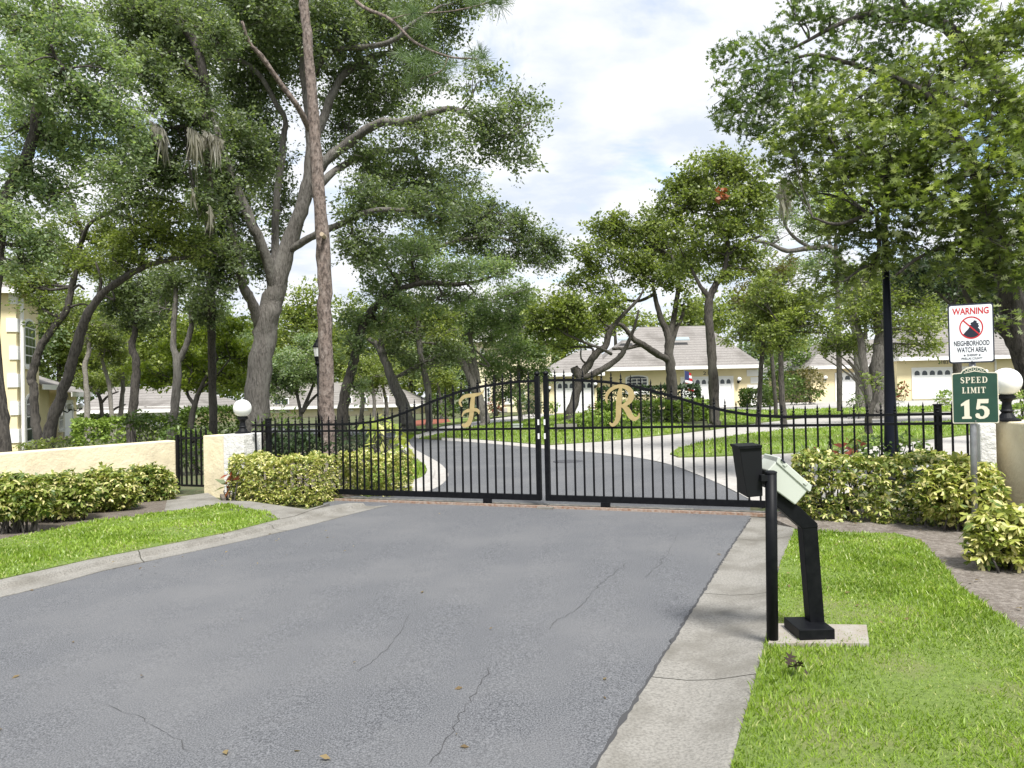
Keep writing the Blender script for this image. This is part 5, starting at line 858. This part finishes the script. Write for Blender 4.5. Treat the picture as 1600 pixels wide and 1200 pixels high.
tree('maple_tree', 'slim trunk under pale green leaves at the left of the small driveway pair', 26, [[(1185, 658, 4), (1188, 595, 3.6), (1192, 541, 3.2), (1196, 500, 2)]], [(1180, 520, 34, 17), (1210, 500, 38, 20), (1195, 480, 36, 15), (1150, 530, 20, 10, 0, .7), (1200, 545, 26, 10, 0, .7)], L_MID, BARKD, leafpx=4.6, cov=2.1)
tree('maple_tree', 'slim dark trunk under light green leaves at the right of the small driveway pair', 25, [[(1224, 650, 5), (1221, 606, 4.4), (1220, 552, 3.8), (1222, 510, 2.4)]], [(1225, 470, 42, 24), (1255, 500, 42, 22), (1215, 520, 36, 17), (1270, 470, 32, 22), (1240, 535, 30, 12, 0, .8), (1195, 455, 30, 20, 0, .8), (1290, 520, 26, 14, 0, .7)], L_YEL, BARKD, leafpx=4.8, cov=2.1)
tree('oak_tree', 'bronze tinted thin crown between the driveway maples and the open sky', 33, [[(1212, 640, 3), (1206, 560, 3), (1198, 480, 3), (1200, 430, 2)]], [(1200, 440, 30, 22), (1180, 465, 26, 15), (1225, 420, 26, 17, 0, .7), (1170, 445, 20, 12, 0, .6)], L_BRN, BARKD, leafpx=4.4, cov=1.8)
tree('oak_tree', 'sparse twiggy oak showing sky between its limbs behind the bright right tree', 41, [
    [(1345, 640, 7), (1340, 540, 7), (1325, 440, 6), (1300, 390, 5), (1265, 388, 4), (1230, 392, 3.4), (1200, 380, 2.6), (1175, 376, 1.6)], [(1268, 388, 3), (1240, 370, 2.4), (1225, 345, 2), (1230, 315, 1.4)], [(1300, 390, 3), (1285, 350, 2.6), (1262, 320, 2), (1250, 290, 1.2)], [(1240, 392, 2), (1222, 410, 1.6), (1215, 430, 1)]],
    [(1240, 330, 44, 22, 0, .5), (1210, 365, 34, 15, 0, .5), (1270, 355, 36, 20, 0, .6), (1240, 415, 36, 16, 0, .7), (1280, 410, 30, 20, 0, .8), (1250, 300, 30, 15, 0, .6), (1285, 310, 26, 26, 0, .8), (1200, 335, 24, 14, 0, .45), (1190, 400, 22, 12, 0, .5)], L_OAKG, BARK, leafpx=3.8, cov=1.9)
tree('camphor_tree', 'vivid green rounded crown glimpsed behind the bright right tree', 36, [[(1312, 636, 4), (1310, 500, 4), (1306, 380, 3)]], [(1310, 315, 36, 16), (1300, 338, 34, 13), (1340, 330, 30, 16)], L_YELB, BARKD, leafpx=4, cov=2.2)
tree('oak_tree', 'thick rough trunk with ferny pale crown behind the lamp post on the right', 29, [
    [(1372, 640, 14), (1374, 600, 13.5), (1376, 560, 13), (1378, 530, 11), (1372, 490, 8), (1350, 450, 5)], [(1362, 640, 6), (1350, 575, 6), (1345, 530, 5), (1335, 490, 3)]],
    [(1350, 470, 40, 26), (1400, 450, 42, 28), (1440, 470, 34, 20), (1420, 510, 40, 20), (1375, 510, 34, 17, 0, .8), (1440, 540, 30, 13, 0, .8), (1460, 500, 22, 16, 0, .7), (1400, 545, 30, 13, 0, .6), (1330, 500, 26, 20, 0, .7), (1360, 430, 40, 18)], L_YEL, BARK, leafpx=4.6, cov=2.)
tree('crape_myrtle', 'vase shaped crape myrtle with many smooth stems left of the thick trunk', 31, [[(1357, 640, 4), (1352, 612, 3), (1343, 585, 2), (1325, 562, 1.4)]]+[[(1356, 626, 2.2), (1354-i*4, 600-i, 1.6), (1349-i*9, 570+i*1.5, 1.3), (1338-i*13, 552+i*1.5, .9)] for i in range(5)],
    [(1315, 540, 30, 13), (1290, 545, 20, 11), (1335, 535, 24, 15), (1305, 528, 24, 10)], L_MID, BARKG, leafpx=4, cov=2.2)
tree('stump_tree', 'short dark crooked trunk on the lawn left of the tall black lamp post', 20.5, [[(1356, 686, 6.5), (1357, 665, 5.5), (1358, 645, 5), (1366, 628, 4), (1372, 600, 3)]], [(1372, 590, 20, 12, 0, .5)], L_MID, BARKD, leafpx=5, cov=1.6)
# near right oak with lobed leaves
tree('oak_tree', 'dark oak reaching across the upper right of the sky behind the bright branches', 15, [
    [(1700, 760, 20), (1690, 600, 19), (1660, 400, 17), (1600, 200, 13), (1500, 60, 10), (1410, 20, 7), (1330, 30, 4), (1250, 70, 2.4), (1190, 95, 1.6)], [(1420, 20, 4), (1400, -20, 4), (1380, -60, 3)], [(1330, 100, 3.4), (1270, 85, 2.6), (1220, 100, 2), (1165, 110, 1.2)], [(1600, 210, 5), (1480, 150, 4), (1330, 100, 3.4)]],
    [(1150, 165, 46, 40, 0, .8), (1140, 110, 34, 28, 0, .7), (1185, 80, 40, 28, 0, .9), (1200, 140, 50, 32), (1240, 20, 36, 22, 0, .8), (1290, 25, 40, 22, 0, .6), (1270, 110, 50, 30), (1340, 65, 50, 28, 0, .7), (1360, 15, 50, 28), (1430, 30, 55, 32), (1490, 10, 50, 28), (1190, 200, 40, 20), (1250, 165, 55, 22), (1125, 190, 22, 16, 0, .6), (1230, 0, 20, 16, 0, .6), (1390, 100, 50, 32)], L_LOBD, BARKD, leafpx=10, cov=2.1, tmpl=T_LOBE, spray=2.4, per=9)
tree('oak_tree', 'bright lobed leaf oak filling the right side above the two road signs', 11, [
    [(1665, 800, 22), (1650, 700, 21), (1616, 600, 20), (1596, 540, 18), (1580, 480, 19), (1560, 380, 14), (1520, 260, 9), (1460, 160, 6), (1400, 120, 3)], [(1597, 560, 10), (1572, 520, 8.5), (1552, 500, 7.5, -.2), (1520, 478, 4, -.4), (1500, 440, 2.5, -.5)], [(1520, 265, 6), (1440, 300, 5, -.5), (1370, 330, 4, -.8), (1310, 350, 2.6, -1), (1270, 340, 1.6, -1)], [(1370, 330, 3, -.8), (1372, 400, 3.4, -.6), (1345, 420, 2.2, -.6), (1318, 440, 1.4, -.7)], [(1560, 380, 7), (1500, 380, 4, -.8), (1440, 400, 3, -1), (1400, 430, 2, -1)]],
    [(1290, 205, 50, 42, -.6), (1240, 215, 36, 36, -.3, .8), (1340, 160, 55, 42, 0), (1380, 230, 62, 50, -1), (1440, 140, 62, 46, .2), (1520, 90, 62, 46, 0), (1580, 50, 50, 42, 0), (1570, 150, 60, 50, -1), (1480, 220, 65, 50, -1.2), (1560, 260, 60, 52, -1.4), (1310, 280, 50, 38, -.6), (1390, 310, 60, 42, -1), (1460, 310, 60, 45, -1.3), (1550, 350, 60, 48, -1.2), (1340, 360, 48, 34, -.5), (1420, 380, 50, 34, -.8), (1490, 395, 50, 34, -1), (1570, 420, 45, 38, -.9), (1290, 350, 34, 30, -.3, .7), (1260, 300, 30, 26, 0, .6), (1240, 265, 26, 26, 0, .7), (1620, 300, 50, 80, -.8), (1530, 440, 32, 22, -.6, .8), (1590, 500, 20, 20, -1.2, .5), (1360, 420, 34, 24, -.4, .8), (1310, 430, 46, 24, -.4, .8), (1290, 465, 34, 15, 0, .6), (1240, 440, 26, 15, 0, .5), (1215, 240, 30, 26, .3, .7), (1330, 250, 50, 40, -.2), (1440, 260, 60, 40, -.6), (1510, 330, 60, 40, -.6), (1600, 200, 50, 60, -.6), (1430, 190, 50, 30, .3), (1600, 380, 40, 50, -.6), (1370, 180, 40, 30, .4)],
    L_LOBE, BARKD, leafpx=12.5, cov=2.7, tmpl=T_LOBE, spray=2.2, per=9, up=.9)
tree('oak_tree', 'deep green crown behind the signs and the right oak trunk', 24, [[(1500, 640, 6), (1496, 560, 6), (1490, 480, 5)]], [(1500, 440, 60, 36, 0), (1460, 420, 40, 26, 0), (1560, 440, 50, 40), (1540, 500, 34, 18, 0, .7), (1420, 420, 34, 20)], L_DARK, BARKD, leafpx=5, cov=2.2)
# background trees standing behind the houses
BK = [(20, 480, 60, 100, 0), (90, 520, 60, 90, 1), (160, 540, 60, 80, 2), (240, 520, 60, 90, 1), (330, 540, 60, 80, 0), (410, 545, 55, 70, 1), (480, 520, 55, 80, 1), (560, 540, 60, 80, 1), (640, 540, 60, 80, 1), (705, 550, 60, 75, 0), (1155, 485, 60, 34, 1), (1080, 500, 50, 30, 1), (1215, 530, 50, 60, 0), (1250, 560, 40, 46, 2), (1350, 460, 50, 50, 0), (1420, 450, 60, 50, 2), (1520, 450, 70, 60, 1), (1600, 480, 60, 80, 0), (960, 500, 50, 22, 1), (880, 520, 40, 22, 0), (290, 560, 60, 60, 1), (850, 540, 60, 50, 1), (440, 570, 60, 45, 1), (760, 520, 60, 40, 2)]
BW = ['at the far left behind the two storey tower', 'behind the leaning pair of trunks', 'behind the arc shaped trunk', 'behind the round dark crown', 'behind the yellow green acacia', 'behind the great oak trunk', 'behind the lamp post and pine', 'behind the dark leaning oak', 'behind the broad leaning trunk', 'behind the letter F oak', 'over the right end of the middle house roof', 'over the middle of the hipped roof', 'in the gap between the middle and right houses', 'just left of the right house roof', 'behind the lamp post top', 'over the right house roof ridge', 'behind the warning sign', 'at the far right edge', 'over the left end of the hipped roof', 'over the side wing roof', 'between the round dark crown and the acacia', 'over the two storey house', 'low between the great oak and the pine', 'beside the pale two storey house']
for i, ((x, y, rx, ry, k), w_) in enumerate(zip(BK, BW)):
    Yb = 68+5*(i % 3); tree('background_tree', ('grey green', 'yellow green', 'deep green')[k]+' background tree '+w_, Yb, [[(x, 630, 3.5), (x+3, (y+630)/2, 3), (x, y, 2)]], [(x-rx*.45, y, rx*.7, ry*.6, 0), (x+rx*.45, y+ry*.1, rx*.7, ry*.6, 0), (x, y-ry*.4, rx*.6, ry*.5, 0), (x, y+ry*.5, rx, ry*.4, 0)], (L_OAKG, L_YEL, L_OAK)[k], BARKD, leafpx=5.4, cov=1.7, group='trees standing behind the houses', per=10)  # label tone follows the leaf colour of each tree
# far wood closing the view between trunks at eye level
pts = []
for px in range(-60, 1680, 14):
    if 845 < px < 1190 or 1262 < px < 1560: continue
    Yb = 84; c = P(px, 600+rng.normal()*8, Yb); n = 150; pts.append(c+rng.normal(size=(n, 3))*np.array([1.6, 1.5, 2.6]))
pts = np.concatenate(pts); pts = pts[pts[:, 2] > hz(pts[:, 0], pts[:, 1])]
o = npmesh('far_wood', leafset(pts, .62, T_WIDE, .5), 4, L_OAKG); o['kind'] = 'stuff'
# ------------------------------------------------------------------ shrubs and hedges
GV = 'variegated bushes along the left wall'
WD = dict(wh=75, whs=.085)
labs = ['leftmost variegated bush, cut by the picture edge, in front of the yellow wall', 'second variegated bush from the left in front of the yellow wall', 'third variegated bush from the left in front of the yellow wall', 'variegated bush nearest the pedestrian gate in front of the yellow wall']
for (x, y, rx, ry, Yb), lb_ in zip(((22, 776, 54, 36, 8.9), (92, 773, 50, 36, 9.7), (163, 766, 50, 35, 10.5), (228, 760, 42, 35, 11.5)), labs):
    shrub('variegated_shrub', lb_, Yb, [(x, y, rx, ry), (x-rx*.5, y+4, rx*.6, ry*.8), (x+rx*.5, y+2, rx*.6, ry*.85), (x+4, y-8, rx*.7, ry*.7)], L_VAR, group=GV, wh=480, whs=.068, depth=.6)
hedge('variegated_hedge', 'clipped yellow green variegated hedge in front of the fence at left', gate(-5.05, 0, -.62), gate(-3.45, 0, -.62), .62, .66, L_VARY, .044, 600, wh=True)
hedge('variegated_hedge', 'short clipped variegated hedge seen through the left gate pickets', gate(-3.75, 0, .45), gate(-2.75, 0, .45), .55, .62, L_VARY, .044, 600, wh=True)
hedge('variegated_hedge', 'long clipped variegated hedge between the keypad pedestal and the sign post', gate(3.25, 0, -.62), gate(4.7, 0, -.7), .6, .70, L_VAR, .052, 520, wh=True)
for (x, y, rx, ry, Yb), lb_ in zip(((1500, 765, 62, 48, 7.2), (1400, 745, 20, 20, 8.), (1575, 835, 62, 48, 5.7)), ('full variegated bush around the foot of the sign post', 'small variegated bush right of the clipped hedge', 'nearest variegated bush at the right picture edge')):
    if x == 1400: continue
    shrub('variegated_shrub', lb_, Yb, [(x, y, rx, ry), (x-rx*.45, y+10, rx*.6, ry*.75), (x+rx*.5, y+6, rx*.6, ry*.8), (x+6, y-14, rx*.6, ry*.6)], L_VARY if x > 1450 else L_VAR, wh=560, whs=.062, depth=.7)
shrub('croton_plant', 'red and green croton at the foot of the left white pier', 11.35, [(366, 757, 13, 24), (356, 765, 8, 16)], L_RED, leafpx=18, cov=2.2, tmpl=T_THIN*np.array([1, 1.6, 1]), up=.2)
shrub('croton_plant', 'red tipped croton behind the right hedge', 9.6, [(1300, 705, 30, 22), (1330, 702, 22, 18)], L_RED, leafpx=16, cov=1.1, tmpl=T_THIN*np.array([1, 1.8, 1]), up=.2)
shrub('green_shrub', 'leafy green shrub around the foot of the tall black lamp post', 10.9, [(1370, 705, 36, 24), (1415, 705, 32, 24), (1330, 712, 24, 15)], L_HEDG, leafpx=9, cov=2.4)
shrub('lavender_plant', 'small grey green spiky plant behind the fence left of the crotons', 9.8, [(1258, 712, 16, 18)], L_OAKG, leafpx=10, cov=1.8, tmpl=T_THIN, up=-.2)
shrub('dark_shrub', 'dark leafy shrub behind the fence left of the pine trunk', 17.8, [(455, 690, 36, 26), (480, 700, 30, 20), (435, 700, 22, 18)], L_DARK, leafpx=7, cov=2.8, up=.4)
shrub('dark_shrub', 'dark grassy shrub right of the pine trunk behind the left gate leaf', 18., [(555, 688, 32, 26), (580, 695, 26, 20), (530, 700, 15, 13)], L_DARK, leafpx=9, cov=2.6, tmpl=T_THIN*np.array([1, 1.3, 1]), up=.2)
shrub('ginger_plant', 'tall yellow striped ginger clump right of the dark shrubs behind the gate', 17.4, [(605, 690, 34, 32), (590, 665, 24, 15), (622, 700, 16, 18)], L_GING, leafpx=17, cov=2., tmpl=T_THIN*np.array([1, 1.8, 1]), up=.2)
shrub('fern_plant', 'low dark fern clump behind the fence beside the great oak', 21, [(440, 655, 30, 15), (410, 665, 15, 13)], L_HEDG, leafpx=9, cov=2, tmpl=T_THIN*np.array([1, 1.5, 1]))
hedge('clipped_hedge', 'long low clipped hedge directly behind the yellow wall', G(125, 702), G(300, 690), 1.2, 1.0, L_HEDL, .11, 230, stem=False)
hedge('clipped_hedge', 'low clipped hedge by the house garage at left', G(128, 686), G(166, 684), 1.0, 1.1, L_HEDG, .12, 200, stem=False)
hedge('clipped_hedge', 'dark green clipped hedge left of the white pier globe lamp', G(300, 683), G(392, 677), 1.5, 1.25, L_HEDG, .12, 220, stem=False)
shrub('green_shrub', 'loose green shrub behind the pedestrian gate', 16.2, [(300, 700, 34, 34), (270, 690, 24, 24)], L_HEDG, leafpx=7, cov=2.2)
shrub('green_shrub', 'rounded green shrub between the hedge and the twin stemmed oak', 22, [(240, 660, 44, 13), (215, 652, 25, 10)], L_HEDG, leafpx=5.5, cov=2.6)
shrub('green_shrub', 'low pale shrub in front of the cream house wall', 17.5, [(85, 692, 34, 8), (50, 697, 24, 6)], L_YEL, leafpx=5.5, cov=2.2)
hedge('clipped_hedge', 'long low bright hedge in front of the middle house', G(960, 664), G(1112, 656), 1.6, .85, L_HEDL, .12, 200, stem=False)
shrub('green_shrub', 'mounded bright green shrub left of the long low hedge', 28.5, [(930, 658, 42, 17), (970, 658, 36, 17), (905, 663, 20, 11)], L_HEDL, leafpx=5, cov=2.8)
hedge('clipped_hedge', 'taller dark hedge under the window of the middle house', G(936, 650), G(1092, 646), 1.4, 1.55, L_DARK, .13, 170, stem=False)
hedge('clipped_hedge', 'boxy clipped hedge right of the middle garage door', G(1156, 637), G(1196, 636.5), 1.6, 1.1, L_HEDG, .14, 160, stem=False)
shrub('green_shrub', 'leafy mound beside the left wall of the right house', 49, [(1255, 617, 34, 11), (1240, 600, 20, 15)], L_HEDG, leafpx=4.5, cov=2.6)
shrub('pale_shrub', 'pale dry looking bush left of the right house', 49, [(1268, 597, 20, 22), (1262, 585, 14, 13)], L_BRN, leafpx=4, cov=2)
shrub('round_shrub', 'round green shrub in the gap between the two right houses', 56, [(1230, 575, 32, 30), (1215, 600, 26, 22), (1245, 555, 22, 15)], L_HEDG, leafpx=4.5, cov=2.6)
shrub('grass_clump', 'spiky green clump at the base of the crape myrtle', 29, [(1340, 625, 17, 10), (1385, 628, 24, 9)], L_HEDG, leafpx=7, cov=2.2, tmpl=T_THIN*np.array([1, 1.4, 1]))
shrub('green_shrub', 'shrub in front of the wide right garage beside the speed sign', 40, [(1478, 622, 15, 13)], L_HEDL, leafpx=5, cov=2.4)
shrub('croton_plant', 'small reddish plant between the two garage doors of the right house', 49, [(1410, 610, 9, 14)], L_RED, leafpx=5, cov=2)
for x, y, rx, ry, Yb, lm_, lab in ((735, 640, 20, 12, 42, L_DARK, 'dark mound shrub behind the letter F'), (775, 632, 14, 14, 44, L_RED, 'reddish shrub left of the house steps behind the gate'), (700, 640, 18, 11, 45, L_HEDG, 'green shrub at the left end of the front walk'), (815, 630, 12, 13, 46, L_HEDG, 'small flowering shrub right of the house steps'), (835, 635, 15, 12, 44, L_DARK, 'dark round shrub at the foot of the side wing wall'), (862, 636, 12, 9, 44, L_HEDL, 'light green shrub beside the side garage door'), (928, 640, 10, 10, 40, L_RED, 'pinkish plant right of the side garage door'), (680, 632, 14, 18, 48, L_HEDG, 'upright green shrub behind the red mulch bed')):
    shrub('border_shrub', lab, Yb, [(x, y, rx, ry)], lm_, leafpx=4.5, cov=2.8)
shrub('green_shrub', 'leafy shrubs beside the right gate pier globe lamp', 9.5, [(1590, 628, 22, 16), (1592, 650, 20, 12)], L_HEDL, leafpx=8, cov=2)
# fallen leaves and litter
fl = G(1250, 1082); pts = np.array([fl+(rng.normal()*.05, rng.normal()*.03, .13) for _ in range(7)]); o = npmesh('dead_leaves', leafset(pts, .085, T_LOBE, .5), 16, L_SPENT if False else mat('dry_leaf', (.035, .022, .015), .8)); o['kind'] = 'stuff'
lf = []
for _ in range(24):
    px, py = rng.uniform(0, 1150), rng.uniform(800, 1190); g = G(px, py)
    if inside(road, g[None, :2])[0]: lf.append((g[0], g[1], hz(g[0], g[1])+.008))
for _ in range(70):
    g = G(rng.uniform(1180, 1600), rng.uniform(830, 1000)); lf.append((g[0], g[1], hz(g[0], g[1])+.085))
for _ in range(60):
    g = G(rng.uniform(0, 560), rng.uniform(790, 900)); lf.append((g[0], g[1], hz(g[0], g[1])+.08))
o = npmesh('fallen_leaves', leafset(np.array(lf), .035, T_OVAL, 3.), 4, leafmat('litter_leaf', (.10, .06, .03), (.32, .24, .12))); o['kind'] = 'stuff'
print('LEAF TRIS', STAT[0], 'objects', len(bpy.data.objects))
